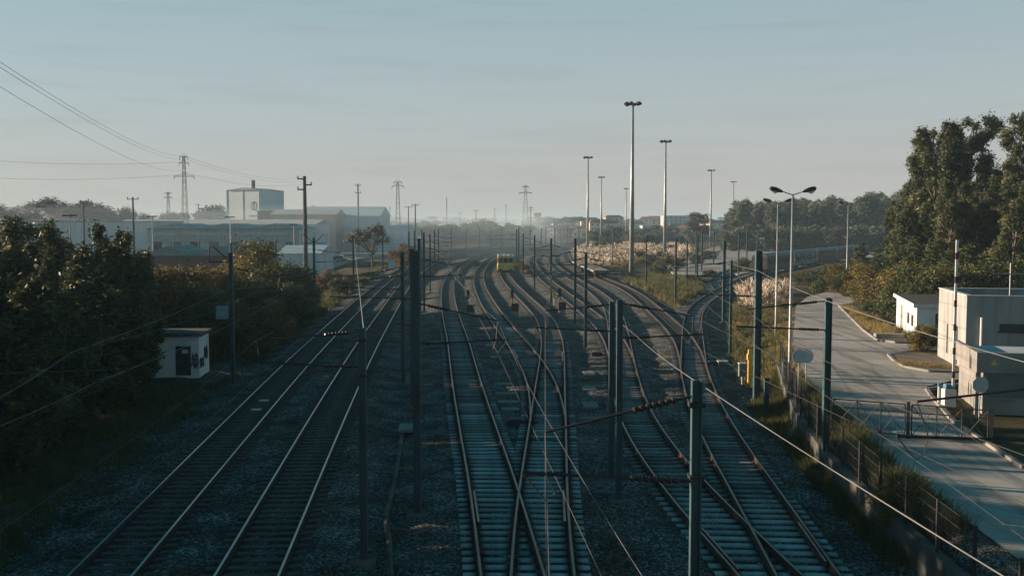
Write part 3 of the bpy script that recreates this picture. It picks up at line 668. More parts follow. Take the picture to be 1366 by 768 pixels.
# ------------------------------------------------------------------ masts, cantilevers and wires
M_MAST = M_GALV
def h_column(mb, h, w=0.22, t=0.022):
    mb.box((-w/2+t/2, 0, h/2), (t, w*0.95, h)); mb.box((w/2-t/2, 0, h/2), (t, w*0.95, h)); mb.box((0, 0, h/2), (w-2*t-0.002, t, h-0.004))
def ribbed(mb, a, b, r=0.058, n=7):
    pr = [(0, 0.03)]
    for i in range(n):
        c = (i+0.5)/n; pr += [(c-0.35/n, 0.035), (c-0.1/n, r), (c+0.1/n, r), (c+0.35/n, 0.035)]
    mb.lathe(a, b, pr+[(1, 0.03)], 8)
MASTS = []
ZM, ZC = 6.05, 5.0
def mast(px, yt, yb, label, arms=(), w=0.22, extra=None, Y=None, zt=None, pxc=None, group='overhead line masts of the yard', m=None):
    if Y is None:
        g = gp(px, yb, -0.3); zt = pd(px, yt, g.y).z; x, y = g.x, g.y
    else: x, y = pd(px, 298, Y).x, Y
    zb = ground_z(x, y); zb = min(zb, -0.15) if x < wall_x(y) else zb
    h = zt-zb; far = y > 110
    t = thing('overhead_line_mast', (x, y, zb), label, 'mast', group)
    mb = MB(); h_column(mb, h, w); mb.build('column', m or M_MAST, t)
    MB().box((0, 0, 0.05), (0.7, 0.7, 0.34), bev=0.05).build('foundation', M_CONCD, t)
    for k in arms:
        p = at_y(k, y); dx = p[0]-x; dy = 0.0; s = 1 if dx > 0 else -1
        zm = min(ZM, zt-0.35)-zb; zc = zm-1.05
        mb = MB(); a0 = Vector((s*w/2, 0, min(h-0.12, zm+0.55))); a1 = Vector((dx, dy, zm)); L = abs(dx)
        fr = min(0.38, 0.7/max(L, 1)); nb = 7 if y < 60 else 4; am = M_DARK if y < 110 else m or M_MAST
        st = a0.lerp(a1, 0.10); q1 = a0.lerp(a1, 0.10+fr)
        o1 = MB().tube([a0, a1], 0.022, 6).build('stay', am, t)
        mb = MB(); ribbed(mb, st, q1, n=nb); mb.build('insulator', M_INS, o1)
        b0 = Vector((s*w/2, 0, zm-0.75)); b1 = Vector((dx+s*0.35, dy, zm-0.62)); u1 = b0.lerp(b1, 0.06); u2 = b0.lerp(b1, 0.06+fr)
        o2 = MB().tube([b0, b1], 0.027, 6).build('cantilever', am, t)
        mb = MB(); ribbed(mb, u1, u2, n=nb); mb.build('insulator', M_INS, o2)
        c = Vector((dx, 0, zc))
        MB().tube([a1, b0.lerp(b1, 0.86), c+Vector((-s*0.15, 0, 0.12)), c, c+Vector((s*0.12, 0, 0.15)), b1], 0.013, 4).build('steady_arm', am, t)
        MASTS.append((k, y, p[0], zm+zb, zc+zb))
    if extra: extra(t, h, w)
    return t
def frame_top(side):
    def f(t, h, w):
        mb = MB()
        for s in side:
            mb.tube([(0, 0, h-0.6), (s*1.0, 0, h+0.35), (s*1.25, 0, h+0.3), (s*1.25, 0, h-0.55), (s*0.2, 0, h-0.55)], 0.04, 6)
        mb.tube([(0, 0, h), (0, 0, h+0.55)], 0.05, 6)
        mb.build('top_frame', M_DARK, t)
    return f
def elbox(t, h, w):
    b = MB().box((-0.55, -0.05, h*0.56), (0.62, 0.4, 0.75), bev=0.03).build('switch_box', mat('blue_grey_box', (0.20, 0.36, 0.42)), t)
    MB().box((-0.55, -0.26, h*0.56), (0.5, 0.02, 0.6)).build('door', mat('blue_grey_box', (0.20, 0.36, 0.42)), b)
def joint(t, h, w):
    MB().box((0, 0, h*0.95), (w+0.07, w+0.1, 0.07)).build('bracket_clamp', M_DARK, t); MB().box((0, 0, h*0.80), (w+0.06, w+0.1, 0.05)).build('bracket_clamp', M_DARK, t)
# left side
mast(-70, 0, 0, 'mast beyond the left edge, its arm with pale insulators over the leftmost track', ('t1',), Y=25.5, zt=6.9)
mast(311, 337, 513, 'mast with a blue grey box, beside the small white graffiti hut', ('t1',), extra=lambda t, h, w: (frame_top((-1,))(t, h, w), elbox(t, h, w)))
mast(420, 317, 423, 'tall mast topped by two square loops, left of the leftmost track', ('t1',), extra=frame_top((-1, 1)))
mast(472, 314, 392, 'thin mast left of the tracks, next beyond the one with two loops', ('t1',))
mast(511, 308, 365, 'thin distant mast beside the pale cabinet left of the tracks', ('t1',))
mast(486, 437, 745, 'nearest mast of the left half, its dark arm crossing two tracks', ('t2',), w=0.2, extra=joint)
mast(538, 336, 511, 'mast left of the crowded mast cluster, foot on the ballast strip', ('t2',))
mast(557, 335, 684, 'nearest teal mast of the cluster, foot near the bent concrete channel', ('t3',), w=0.24)
mast(551, 332, 541, 'teal mast standing second nearest in the cluster by the ballast strip', ('t2',), w=0.22)
mast(560, 318, 470, 'third teal mast of the cluster, arm with dark insulator to the right', ('t3',), w=0.22)
mast(566, 310, 415, 'fourth mast of the cluster, slimmer, right of the teal ones', ('t3',), w=0.2)
mast(574, 312, 390, 'fifth mast of the cluster, right of the slimmer fourth one', ('t3',), w=0.18)
for i, (px, yb) in enumerate(((546, 374), (553, 366), (563, 358), (585, 352), (580, 363), (602, 346), (622, 341), (640, 338))):
    yt = 298 + (yb-298)*(1-7.9/9.2)
    mast(px, yt, yb, 'far slim mast left of the yellow rail vehicle, thinned by haze', ('t2',) if i % 2 else ('t3',), w=0.2, group='far masts on the left curve')
# middle
mast(932, 507, 0, 'nearest big mast in the foreground right of centre, dark with a pale edge', ('t5',), Y=14.9, zt=pd(932, 507, 14.9).z, w=0.155, extra=joint)
mast(815, 402, 638, 'back one of the paired masts in the middle of the yard', ('t5',), w=0.2)
mast(825, 400, 666, 'front one of the paired masts in the middle of the yard', ('t7',), w=0.2)
mast(781, 338, 465, 'mast just above and left of the paired masts', ('t5', 't7'))
mast(767, 318, 433, 'mast right behind the rightmost black dwarf signal', ('t5', 't7'))
mast(735, 318, 404, 'mast with yellow marker beside it, left of the dwarf signal on the right', ('t5', 't6'))
mast(713, 314, 385, 'mast a little right of the yellow rail vehicle', ('t6',))
mast(698, 312, 367, 'mast right beside the yellow rail vehicle', ('t6',))
mast(692, 304, 351, 'right one of two distant masts above the yellow rail vehicle', ('t4',), w=0.28)
mast(689, 306, 349, 'left one of two distant masts above the yellow rail vehicle', ('t4',), w=0.28)
def tpost(t, h, w):
    MB().box((-1.6, 0, h-1.6), (3.2, 0.08, 0.1)).build('cross_arm', M_GALVL, t)
mast(800, 314, 358, 'pale mast with an arm reaching left, in front of the pink plumes', (), m=M_GALVL, extra=tpost)
mast(817, 311, 362, 'pale slim mast in the pink plume grass, left of the tallest light tower', (), m=M_GALVL)
mast(862, 314, 383, 'slim mast right of the foot of the tallest light tower', ('t8',), w=0.2)
mast(901, 318, 405, 'mast standing in the yellow grass at the point of the fork', ('t8',))
mast(916, 321, 390, 'slim mast in the scrub right of the mast in the yellow grass', (), w=0.18)
for i, (px, yb) in enumerate(((930, 375), (936, 362), (928, 366), (985, 366), (741+211, 352), (996, 356), (1010, 350))):
    yt = 298 + (yb-298)*(1-7.6/9.2)
    mast(px, yt, yb, 'slim distant mast around the pale paved yard', (), w=0.24, group='far masts by the paved yard')
for i, (px, yb) in enumerate(((707, 340), (722, 338), (740, 341), (757, 335), (772, 340), (728, 333), (748, 331), (669, 334), (655, 331), (683, 330))):
    yt = 298 + (yb-298)*(1-8.0/9.2)
    mast(px, yt, yb, 'tiny hazy mast in the distance where the tracks curve away', (), w=0.3, group='tiny masts in the haze')
mast(965, 322, 430, 'pale edged mast left of the thinner one by the orange grass', ('t9',), w=0.26)
mast(974, 347, 472, 'thin mast beside the pale edged one by the orange grass', ('t8',), w=0.17)
mast(1009, 334, 533, 'broad teal mast in front of the orange grass beside the yellow post', ('t8',), w=0.34)
mast(1100, 397, 640, 'mast in front of the road with a bright left edge', ('t8',), w=0.24)
mast(1520, 0, 0, 'mast beyond the right edge, its brown insulator and arm reaching in over the gate', ('t8',), Y=17.5, zt=6.6)
# short trackside posts
for px, yt, yb, lab in ((1022, 503, 545, 'short teal post right of the broad teal mast foot'), (1046, 493, 522, 'short dark post in the weeds by the road edge')):
    g = gp(px, yb, -0.2); zt = pd(px, yt, g.y).z
    t = thing('marker_post', (g.x, g.y, ground_z(g.x, g.y)), lab, 'post')
    MB().box((0, 0, (zt+0.4)/2), (0.24, 0.2, zt+0.4), bev=0.02).build('shaft', M_GALV, t)
    MB().box((0, 0, zt+0.42), (0.3, 0.26, 0.05)).build('cap', M_DARK, t)

# wires over the tracks
WL = {'t1': 'leftmost track', 't2': 'second track from the left', 't3': 'track right of the ballast strip', 't5': 'track with the yellow rail vehicle', 't7': 'track beside the paired masts', 't8': 'rightmost long track', 't6': 'track joining beside the paired masts', 't9': 'track towards the parked train', 't4': 'curving track to the middle crossing'}
def wire_pts(A, B, sag, n=10):
    return [A.lerp(B, i/n) - Vector((0, 0, sag*4*(i/n)*(1-i/n))) for i in range(n+1)]
for k in ('t1', 't2', 't3', 't5', 't7', 't8'):
    sup = sorted([(y, x, zm, zc) for kk, y, x, zm, zc in MASTS if kk == k])
    sup2 = [(4.0, at_y(k, 4)[0], 6.05, 5.0)] if sup[0][0] > 8 else []
    for s in sup:
        if not sup2 or s[0]-sup2[-1][0] > 7: sup2.append(s)
    top = MB(); low = MB(); drp = MB()
    for a, b in zip(sup2[:-1], sup2[1:]):
        A = Vector((a[1], a[0], a[2])); B = Vector((b[1], b[0], b[2])); L = (B-A).length
        P = wire_pts(A, B, 0.012*L if L < 60 else 0.7)
        A2 = Vector((a[1], a[0], a[3])); B2 = Vector((b[1], b[0], b[3])); P2 = wire_pts(A2, B2, 0.0)
        Ymid = (a[0]+b[0])/2; r = 0.0045 + Ymid*0.00008
        top.tube(P, r, 4); low.tube(P2, r, 4)
    t = thing('overhead_wire', (0, 0, 0), 'pair of overhead wires strung over the '+WL[k], 'overhead wire', 'overhead wires')
    top.build('carrier_wire', M_WIRE, t); low.build('contact_wire', M_WIRE, t)
# feeders and pylon lines
def wire(pts, r, label, m=M_WIREL, sag=0.3, name='feeder_wire', group=None):
    P = []
    for a, b in zip(pts[:-1], pts[1:]):
        q = wire_pts(Vector(a), Vector(b), sag*(Vector(b)-Vector(a)).length/40, 12); P += q if not P else q[1:]
    o = MB().tube(P, r, 5).build(name, m); tag(o, label, 'wire', group)
wire([pd(1345, 772, 7.5), pd(938, 515, 14.9), pd(850, 449, 32), pd(781, 385, 72)], 0.006, 'bright wire running from the foreground mast top down to the right bottom edge', sag=0.12)
wire([pd(1400, 492, 17), pd(1100, 400, 34.5), pd(1009, 360, 51), pd(965, 345, 91)], 0.008, 'bright wire crossing in front of the concrete building to the mast by the road', sag=0.15)
wire([pd(0, 568, 20), pd(130, 508, 28), pd(311, 430, 57), pd(420, 370, 97)], 0.005, 'thin grey wire rising from the left edge past the graffiti hut', sag=0.2)
wire([pd(0, 530, 20), pd(95, 470, 25.5), pd(311, 380, 57), pd(420, 345, 97), pd(472, 335, 130)], 0.005, 'grey wire running above the dark trees to the mast with two loops', sag=0.2)
wire([pd(0, 300+10, 60), pd(311, 372, 57)], 0.010, 'faint wire over the left trees', sag=0.6, m=M_WIRE)
wire([pd(620, 384, 140), pd(608, 372, 150), pd(594, 345, 170), pd(560, 320, 190)], 0.02, 'thin bright wire slanting beside the mast cluster', sag=0.1)

wire([pd(485, 438, 28.2), pd(472, 318, 128)], 0.014, 'pale wire rising from the top of the nearest left mast to the thin mast beyond', sag=0.05)
# ------------------------------------------------------------------ light towers and street lamps
def tower(px, yt, label):
    Y = 21.8*FPX/(298-yt); x = pd(px, 298, Y).x; zb = -0.3; h = 31.0-zb
    t = thing('light_tower', (x, Y, zb), label, 'light tower', 'tall yard light towers')
    MB().tube([(0, 0, 0), (0, 0, h*0.5), (0, 0, h)], [0.50, 0.36, 0.20], 12).build('pole', M_GALVL, t, smooth=True)
    mb = MB(); ring = [(math.cos(a)*0.9, math.sin(a)*0.9, h-0.1) for a in np.linspace(0, 2*math.pi, 13)]; mb.tube(ring, 0.06, 5)
    for a in range(4): mb.tube([(0, 0, h-0.15), (math.cos(a*1.57)*0.9, math.sin(a*1.57)*0.9, h-0.1)], 0.05, 4)
    mb.build('head_ring', M_DARK, t)
    for a in range(6):
        an = a*math.pi/3+0.2; c = Vector((math.cos(an)*1.25, math.sin(an)*1.25, h+0.1))
        mb = MB(); mb.box((0, 0, 0), (0.75, 0.5, 0.5), bev=0.08)
        o = mb.build('floodlight', M_DARK, t); o.location = c; o.rotation_euler = (R(25)*math.sin(an), -R(25)*math.cos(an), an)
for px, yt, lab in ((843, 141, 'tallest looking light tower of the yard, in front of the pink plumes'), (887, 190, 'second tallest looking light tower, right of the tallest'),
                    (784, 211, 'leftmost of the light towers, left of the tallest'), (802, 237, 'thin light tower between the leftmost and the tallest'),
                    (835, 252, 'faintest light tower, just left of the tallest'), (948, 228, 'light tower at the left edge of the hazy forest'), (978, 243, 'light tower in front of the hazy forest')):
    tower(px, yt, lab)
def street_lamp(px, yt, yb, label, arms=(-1, 1)):
    g = gp(px, yb, 0.4); z0 = ground_z(g.x, g.y); zt = pd(px, yt, g.y).z; h = zt-z0
    t = thing('street_lamp', (g.x, g.y, z0), label, 'street lamp', 'street lamps along the road')
    MB().tube([(0, 0, 0), (0, 0, 1.0), (0, 0, h)], [0.13, 0.10, 0.055], 10).build('pole', M_GALVL, t, smooth=True)
    for s in arms:
        MB().tube([(0, 0, h-0.05), (s*0.5, 0, h+0.12), (s*0.62, 0, h+0.17)], 0.03, 6).build('arm', M_GALVL, t)
        hd = MB().tube([(s*0.55, 0, h+0.13), (s*0.7, 0, h+0.18), (s*0.95, 0, h+0.25), (s*1.2, 0, h+0.31), (s*1.27, 0, h+0.32)], [0.05, 0.10, 0.14, 0.12, 0.05], 8).build('lamp_head', M_DARK, t)
        MB().tube([(s*0.85, 0, h+0.12), (s*1.0, 0, h+0.10), (s*1.18, 0, h+0.20)], [0.05, 0.1, 0.05], 8).build('lens', M_INSW, hd)
street_lamp(1053, 259, 512, 'nearest double armed street lamp, in front of the road')
street_lamp(1035, 271, 437, 'second double armed street lamp, just left of the nearest')
street_lamp(1129, 273, 392, 'far street lamp standing against the dark bushes', (-1,))

# ------------------------------------------------------------------ vegetation
def leaves(C, Rr, n, size, up=0.35, rng=RNG, shell=0.55, elong=1.0, rag=0.2):
    """C (k,3) clump centres, Rr (k,3) radii -> quads"""
    k = len(C); w = Rr.prod(1)**(2/3); pick = rng.choice(k, n, p=w/w.sum())
    d = rng.normal(size=(n, 3)); d /= np.linalg.norm(d, axis=1)[:, None]
    rad = shell + (1-shell)*rng.random(n)**0.7; rad *= 1+rag*rng.normal(size=n)
    P = C[pick] + d*Rr[pick]*rad[:, None]
    u = rng.normal(size=(n, 3)); u[:, 2] *= 0.6; u /= np.linalg.norm(u, axis=1)[:, None]
    v = np.cross(u, d+rng.normal(size=(n, 3))*0.7); v /= np.linalg.norm(v, axis=1)[:, None]+1e-9
    s = size*(0.6+0.8*rng.random(n))[:, None]
    a = u*s*elong; b = v*s*0.5
    V = np.stack([P-a, P+b*0.9, P+a, P-b*0.9], 1).reshape(-1, 3)
    F = np.arange(n*4).reshape(n, 4)
    clump = rng.random(k)
    tone = np.clip(0.45*rng.random(n)+0.55*clump[pick], 0, 1); tone = np.repeat(tone, 4)
    return V, F, tone
def limbs(mb, base, tips, r0, rng):
    for tp in tips:
        tp = Vector(tp); b = Vector(base); h = b.lerp(tp, 0.5) + Vector((rng.normal()*0.2, rng.normal()*0.2, rng.random()*0.3))
        mb.tube([b, h, tp], [r0, r0*0.6, r0*0.2], 5)
PROTO = {}
def make_tree(kind, seed):
    """unit: real metres; returns (trunk mesh, crown mesh, height, half width)"""
    rng = np.random.default_rng(seed)
    tr = MB(); mats = M_BARK
    if kind == 'euc':          # tall, bare lower trunk, clumpy high crown
        H = 20.0; C = []; Rr = []
        lean = rng.normal(0, 0.6, 2); n = 70
        sp = [Vector((0, 0, -0.5)), Vector((lean[0]*0.3, lean[1]*0.3, H*0.35)), Vector((lean[0], lean[1], H*0.7)), Vector((lean[0]*1.3, lean[1]*1.3, H*0.93))]
        tr.tube(sp, [0.34, 0.26, 0.15, 0.05], 8)
        for i in range(n):
            z = H*(0.36+0.60*(i+0.5)/n); rr = (1.2+2.6*math.sin(math.pi*min(1, (z/H-0.26)/0.78))**0.7)
            a = rng.random()*6.28; q = rr*rng.uniform(0.35, 1.0)
            c = np.array([math.cos(a)*q+lean[0]*z/H, math.sin(a)*q+lean[1]*z/H, z]); C.append(c)
            s = rng.uniform(0.4, 1.05); Rr.append([s, s, s*rng.uniform(0.7, 1.2)])
            tz = max(H*0.2, z-rng.uniform(1.5, 3)); f = tz/H
            if i % 2: limbs(tr, (lean[0]*f, lean[1]*f, tz), [c], 0.07, rng)
        V, F, T = leaves(np.array(C), np.array(Rr), 30000, 0.145, rng=rng, shell=0.2, elong=1.4, rag=0.32)
        mats = M_BARKP; lm = L_EUC; hw = 3.8
    elif kind == 'young':      # several leafy leaders of different height
        H = 10.0; C = []; Rr = []
        LD = [(0, 0, 1.0)] + [(rng.uniform(-1.7, 1.7), rng.uniform(-1.7, 1.7), rng.uniform(0.62, 0.95)) for _ in range(4)]
        for lx, ly, hf in LD:
            tr.tube([(lx*0.2, ly*0.2, -0.5), (lx*0.8, ly*0.8, H*hf*0.5), (lx, ly, H*hf*0.95)], [0.13, 0.08, 0.02], 6)
            for i in range(20):
                z = H*hf*(0.05+0.93*(i+rng.random())/20); rr = 1.55*(math.sin(math.pi*min(1, z/(H*hf)*0.82+0.14)))**0.8*rng.uniform(0.15, 1.0)
                an = rng.random()*6.28; c = [lx*min(1, z/(H*0.4))+math.cos(an)*rr, ly*min(1, z/(H*0.4))+math.sin(an)*rr, z]; C.append(c)
                s_ = rng.uniform(0.22, 0.62); Rr.append([s_, s_, s_*rng.uniform(0.9, 1.5)])
                if i % 3 == 0: limbs(tr, (lx*0.8, ly*0.8, max(0.3, z-0.9)), [c], 0.03, rng)
        V, F, T = leaves(np.array(C), np.array(Rr), 21000, 0.125, rng=rng, shell=0.2, elong=1.4, rag=0.34)
        mats = M_BARK; lm = L_EUC; hw = 2.9
    elif kind in ('bush', 'autumn', 'olive', 'hedge'):
        H = 5.0; C = []; Rr = []
        for i in range(30):
            z = H*(0.1+0.72*rng.random()); rr = 3.0*math.sqrt(max(0.05, 1-(z/H-0.35)**2/0.5))*rng.uniform(0.2, 0.9)
            a = rng.random()*6.28; C.append([math.cos(a)*rr, math.sin(a)*rr, z]); s = rng.uniform(0.5, 1.2); Rr.append([s, s, s*0.85])
        for c in C[::3]: limbs(tr, (0, 0, -0.3), [c], 0.07, rng)
        V, F, T = leaves(np.array(C), np.array(Rr), 13000, 0.10, rng=rng, shell=0.45, elong=1.2)
        lm = {'bush': L_BUSH, 'autumn': L_AUT, 'olive': L_OLIVE, 'hedge': L_PINE}[kind]; hw = 3.3
    elif kind == 'pine':
        H = 12.0; C = []; Rr = []
        for i in range(40):
            z = H*(0.12+0.86*i/40); rr = 2.5*(1-z/H)**0.75*rng.uniform(0.45, 1.05)+0.15
            a = i*2.4; C.append([math.cos(a)*rr, math.sin(a)*rr, z]); s = 0.4+1.0*(1-z/H); Rr.append([s, s, s*0.55])
            tr.tube([(0, 0, z-0.3), (math.cos(a)*rr, math.sin(a)*rr, z)], [0.05, 0.02], 4)
        tr.tube([(0, 0, -0.5), (0, 0, H*0.96)], [0.2, 0.03], 7)
        V, F, T = leaves(np.array(C), np.array(Rr), 15000, 0.12, rng=rng, shell=0.3, elong=1.5); lm = L_PINE; hw = 2.6
    elif kind in ('far', 'fartall', 'umbrella'):
        H = {'far': 8.0, 'fartall': 16.0, 'umbrella': 13.0}[kind]; C = []; Rr = []
        if kind == 'far':
            for i in range(16):
                z = H*(0.15+0.7*rng.random()); rr = 3.6*rng.uniform(0.1, 0.9); a = rng.random()*6.28
                C.append([math.cos(a)*rr, math.sin(a)*rr, z]); s = rng.uniform(0.9, 1.9); Rr.append([s, s, s*0.8])
            hw = 4.6
        elif kind == 'fartall':
            for i in range(22):
                z = H*(0.15+0.80*i/22); rr = (2.5*(1-z/H)**0.5+0.3)*rng.uniform(0.2, 1); a = rng.random()*6.28
                C.append([math.cos(a)*rr, math.sin(a)*rr, z]); s = rng.uniform(0.7, 1.5); Rr.append([s, s, s*1.1])
            hw = 3.0
        else:
            for i in range(14):
                a = rng.random()*6.28; rr = 4.2*math.sqrt(rng.random()); C.append([math.cos(a)*rr, math.sin(a)*rr, H*0.83+rng.uniform(-0.3, 0.9)-rr*0.12]); s = rng.uniform(1.0, 1.8); Rr.append([s, s, s*0.6])
            hw = 5.0
        tr.tube([(0, 0, -1), (0, 0, H*0.8)], [0.25, 0.1], 6)
        for c in C[::3]: limbs(tr, (0, 0, H*0.45), [c], 0.08, rng)
        V, F, T = leaves(np.array(C), np.array(Rr), 3200, 0.36, rng=rng, shell=0.35); lm = L_FAR
    elif kind == 'bare':
        H = 9.0; tr.tube([(0, 0, -0.5), (0, 0, H*0.4)], [0.22, 0.15], 7); C = []; Rr = []
        for i in range(18):
            a = rng.random()*6.28; e = rng.uniform(0.5, 1.3); L = rng.uniform(3, 5)
            tp = Vector((math.cos(a)*L*math.cos(e), math.sin(a)*L*math.cos(e), H*0.38+L*math.sin(e))); limbs(tr, (0, 0, H*rng.uniform(0.25, 0.4)), [tp], 0.09, rng)
            C.append(list(tp)); Rr.append([1.1, 1.1, 0.9])
        V, F, T = leaves(np.array(C), np.array(Rr), 3200, 0.12, rng=rng, shell=0.1, elong=3.0); V = V; lm = L_TWIG; hw = 4.0
        F2 = F
    return tr.mesh('trunk', mats), npmesh('crown', V, F, lm, tone=T), H, hw
def proto(kind, v):
    if (kind, v) not in PROTO: PROTO[(kind, v)] = make_tree(kind, hash((len(kind), ord(kind[0]), v)) % 9999)
    return PROTO[(kind, v)]
def tree(kind, x, Y, h, label, cat='tree', group=None, wmul=1.0, v=None, name=None, zb=None):
    v = random.randrange(3) if v is None else v
    tm, cm, H, hw = proto(kind, v); s = h/H; zb = ground_z(x, Y) if zb is None else zb
    t = thing(name or {'euc': 'eucalyptus_tree', 'young': 'eucalyptus_tree', 'pine': 'pine_tree', 'umbrella': 'umbrella_pine', 'bare': 'bare_tree'}.get(kind, 'tree' if kind in ('far', 'fartall') else 'bush'), (x, Y, zb), label, cat, group, random.random()*6.28)
    t.scale = (s*wmul, s*wmul, s)
    link('trunk', tm, t); link('crown', cm, t); return t
def tree_px(kind, px, ytop, Y, label, **kw):
    x = pd(px, 298, Y).x; zt = pd(px, ytop, Y).z; zb = ground_z(x, Y); return tree(kind, x, Y, max(zt-zb, 0.8), label, **kw)

ORD = ['leftmost', 'second from the left', 'third from the left', 'fourth from the left', 'fifth from the left', 'sixth from the left', 'seventh from the left', 'eighth from the left', 'eighth from the right', 'seventh from the right', 'sixth from the right', 'fifth from the right', 'fourth from the right', 'third from the right', 'second from the right', 'rightmost']
# left eucalypts close to the tracks
for px, yt, Y, wm, lab in ((28, 296, 58, 1.1, 'dense dark young eucalyptus at the left edge, round topped'), (-25, 318, 47, 1.2, 'dark eucalyptus half cut off by the left edge'),
    (66, 300, 52, 0.8, 'narrow pointed eucalyptus, second top from the left'), (104, 338, 47, 1.25, 'lower sunlit eucalyptus between the narrow one and the twin topped one'),
    (132, 302, 53, 0.75, 'left half of the twin topped eucalyptus'), (163, 308, 52, 0.85, 'right half of the twin topped eucalyptus'),
    (40, 372, 41, 1.3, 'low dark eucalyptus in front at the left edge'), (86, 396, 44, 1.3, 'low leafy eucalyptus below the narrow pointed one'),
    (150, 385, 49, 1.2, 'low eucalyptus in front of the twin topped one, left of the graffiti hut'), (182, 352, 60, 1.1, 'eucalyptus right behind the graffiti hut'),
    (-80, 310, 40, 1.2, 'eucalyptus beyond the left edge, farther of two'), (-160, 330, 33, 1.2, 'eucalyptus beyond the left edge, nearer of two'), (5, 420, 37, 1.2, 'lowest dark eucalyptus in the left bottom thicket')):
    tree_px('young', px, yt, Y, lab, group='eucalypts left of the tracks', wmul=wm)
for i, (x, Y, h_) in enumerate(((-25, 27, 9.5), (-22, 20, 9), (-25, 14, 10), (-28, 32, 11), (-23, 6, 9), (-30, 22, 11), (-27, 0, 10), (-28, -8, 11))):
    tree('young', x, Y, h_, 'eucalyptus of the row beyond the left edge beside the track', group='eucalypts beyond the left edge', wmul=1.3)
for i, (x, Y, h_) in enumerate(((-33, 48, 9.0), (-31, 62, 9.2), (-36, 56, 9.2), (-38, 66, 9.0), (-34, 72, 8.6), (-41, 60, 9.3), (-30, 40, 9.3), (-34, 34, 9.5), (-42, 74, 8.6), (-37, 44, 9.3), (-27, 68, 7.6), (-30, 76, 7.2), (-36, 80, 7.4), (-43, 50, 9.3), (-46, 68, 9), (-42, 84, 7.4))):
    tree('young', x, Y, h_, 'eucalyptus deep in the dark thicket on the left', group='eucalypts deep in the left thicket', wmul=1.35)
for i in range(9):
    Yq = 48+i*2.3
    tree('bush', pxx(60+i*16, Yq), Yq, random.uniform(2.4, 3.6), 'dark undergrowth bush beneath the left eucalypts', 'bush', 'dark undergrowth on the left', 1.1)
# bushes behind the hut to the far left strip
B = [('autumn', 205, 352, 72, 'brown autumn bush just behind the graffiti hut'), ('autumn', 232, 345, 84, 'brown bush behind the hut, right of the first'), ('bush', 258, 372, 76, 'dark green bush left of the mast with the box'),
     ('autumn', 262, 350, 92, 'brown scrub bush behind the mast with the box'), ('olive', 285, 345, 90, 'yellow green bush left of the mast with the box'),
     ('olive', 338, 313, 106, 'tall round sunlit olive tree behind the sheds mast'), ('bush', 372, 343, 100, 'dark green bush right of the round olive tree'), ('bush', 330, 368, 84, 'dark bush right of the mast with the box'),
     ('bush', 372, 372, 92, 'dark bush in front of the parked vans'), ('olive', 310, 352, 95, 'olive bush below the round olive tree'), ('bush', 395, 362, 108, 'dark bush near the mast with two loops'),
     ('autumn', 352, 392, 80, 'low brown bush near the track, right of the mast with the box'), ('bush', 290, 395, 70, 'low dark bush beside the blue grey box'), ('hedge', 400, 385, 96, 'low dark green bush left of the mast with two loops'),
     ('autumn', 440, 356, 140, 'small brown bush beyond the mast with two loops'), ('bush', 455, 366, 130, 'small dark bush beside the thin mast'), ('autumn', 540, 322, 215, 'ochre bush at the foot of the hazy round tree')]
for kd_, px, yt, Y, lab in B: tree_px(kd_, px, yt, Y, lab, cat='bush' if 'tree' not in lab else 'tree', group='bushes left of the tracks')
tree_px('bare', 496, 297, 205, 'lone round leafless tree in front of the blue grey shed', wmul=1.0, v=0)
for i, (px, yt, Y) in enumerate(((18, 268, 300), (48, 265, 420), (88, 258, 330), (112, 264, 345), (135, 266, 335), (170, 275, 360))):
    tree_px('bare', px, yt, Y, 'pale hazy leafless tree above the long shed roof, '+ORD[i], group='hazy bare trees on the left', wmul=1.2)
for px, yt, Y, wm in ((205, 276, 430, 1.2), (235, 272, 450, 1.3), (262, 270, 470, 1.2), (285, 266, 480, 1.2), (185, 280, 430, 1.3)):
    tree_px('far', px, yt+8, Y, 'hazy round tree left of the white factory block', group='hazy trees by the factory', wmul=wm)
# right cluster
E = [(1240, 196, 112, 1.0, 'narrow eucalyptus leaning out just left of the tallest pair'), (1298, 205, 112, 1.0, 'narrow eucalyptus between the high pair and the sunlit broad one'), (1325, 245, 94, 1.0, 'low crowned eucalyptus right of centre in the grove'), (1212, 275, 100, 1.1, 'short eucalyptus in front of the left slope of the grove'), (1262, 262, 92, 1.1, 'short dense eucalyptus in front, left of the concrete building roof'), (1252, 158, 104, 1.0, 'tallest eucalyptus on the right, left one of the high pair'), (1284, 152, 106, 1.15, 'tallest eucalyptus on the right, right one of the high pair'), (1312, 232, 100, 1.0, 'eucalyptus lower than the high pair, to their right'),
     (1366, 143, 96, 0.9, 'tall conifer like eucalyptus cut off by the right edge'), (1216, 240, 110, 1.0, 'stepped lower eucalyptus left of the high pair'), (1338, 212, 100, 1.0, 'broad sunlit eucalyptus near the right edge'),
     (1206, 262, 114, 1.1, 'eucalyptus filling the left slope of the right grove'), (1228, 232, 108, 1.1, 'eucalyptus in the left slope just below the high pair'), (1348, 262, 84, 1.1, 'dense eucalyptus right behind the concrete building'), (1192, 285, 118, 1.0, 'lowest leftmost eucalyptus of the right grove'), (1235, 215, 120, 1.0, 'eucalyptus in the back between the stepped ones'), (1395, 170, 100, 1.1, 'eucalyptus just beyond the right edge'), (1275, 235, 95, 1.0, 'slender eucalyptus in front of the high pair'), (1300, 250, 92, 1.1, 'bushy eucalyptus in front of the right grove, behind the concrete building'), (1352, 240, 90, 1.1, 'eucalyptus above the concrete building roof')]
for i, (px, yt, Y, wm, lab) in enumerate(E): tree_px('euc', px, yt, Y, lab, group='eucalyptus grove on the right', wmul=wm*0.8, v=i % 3)
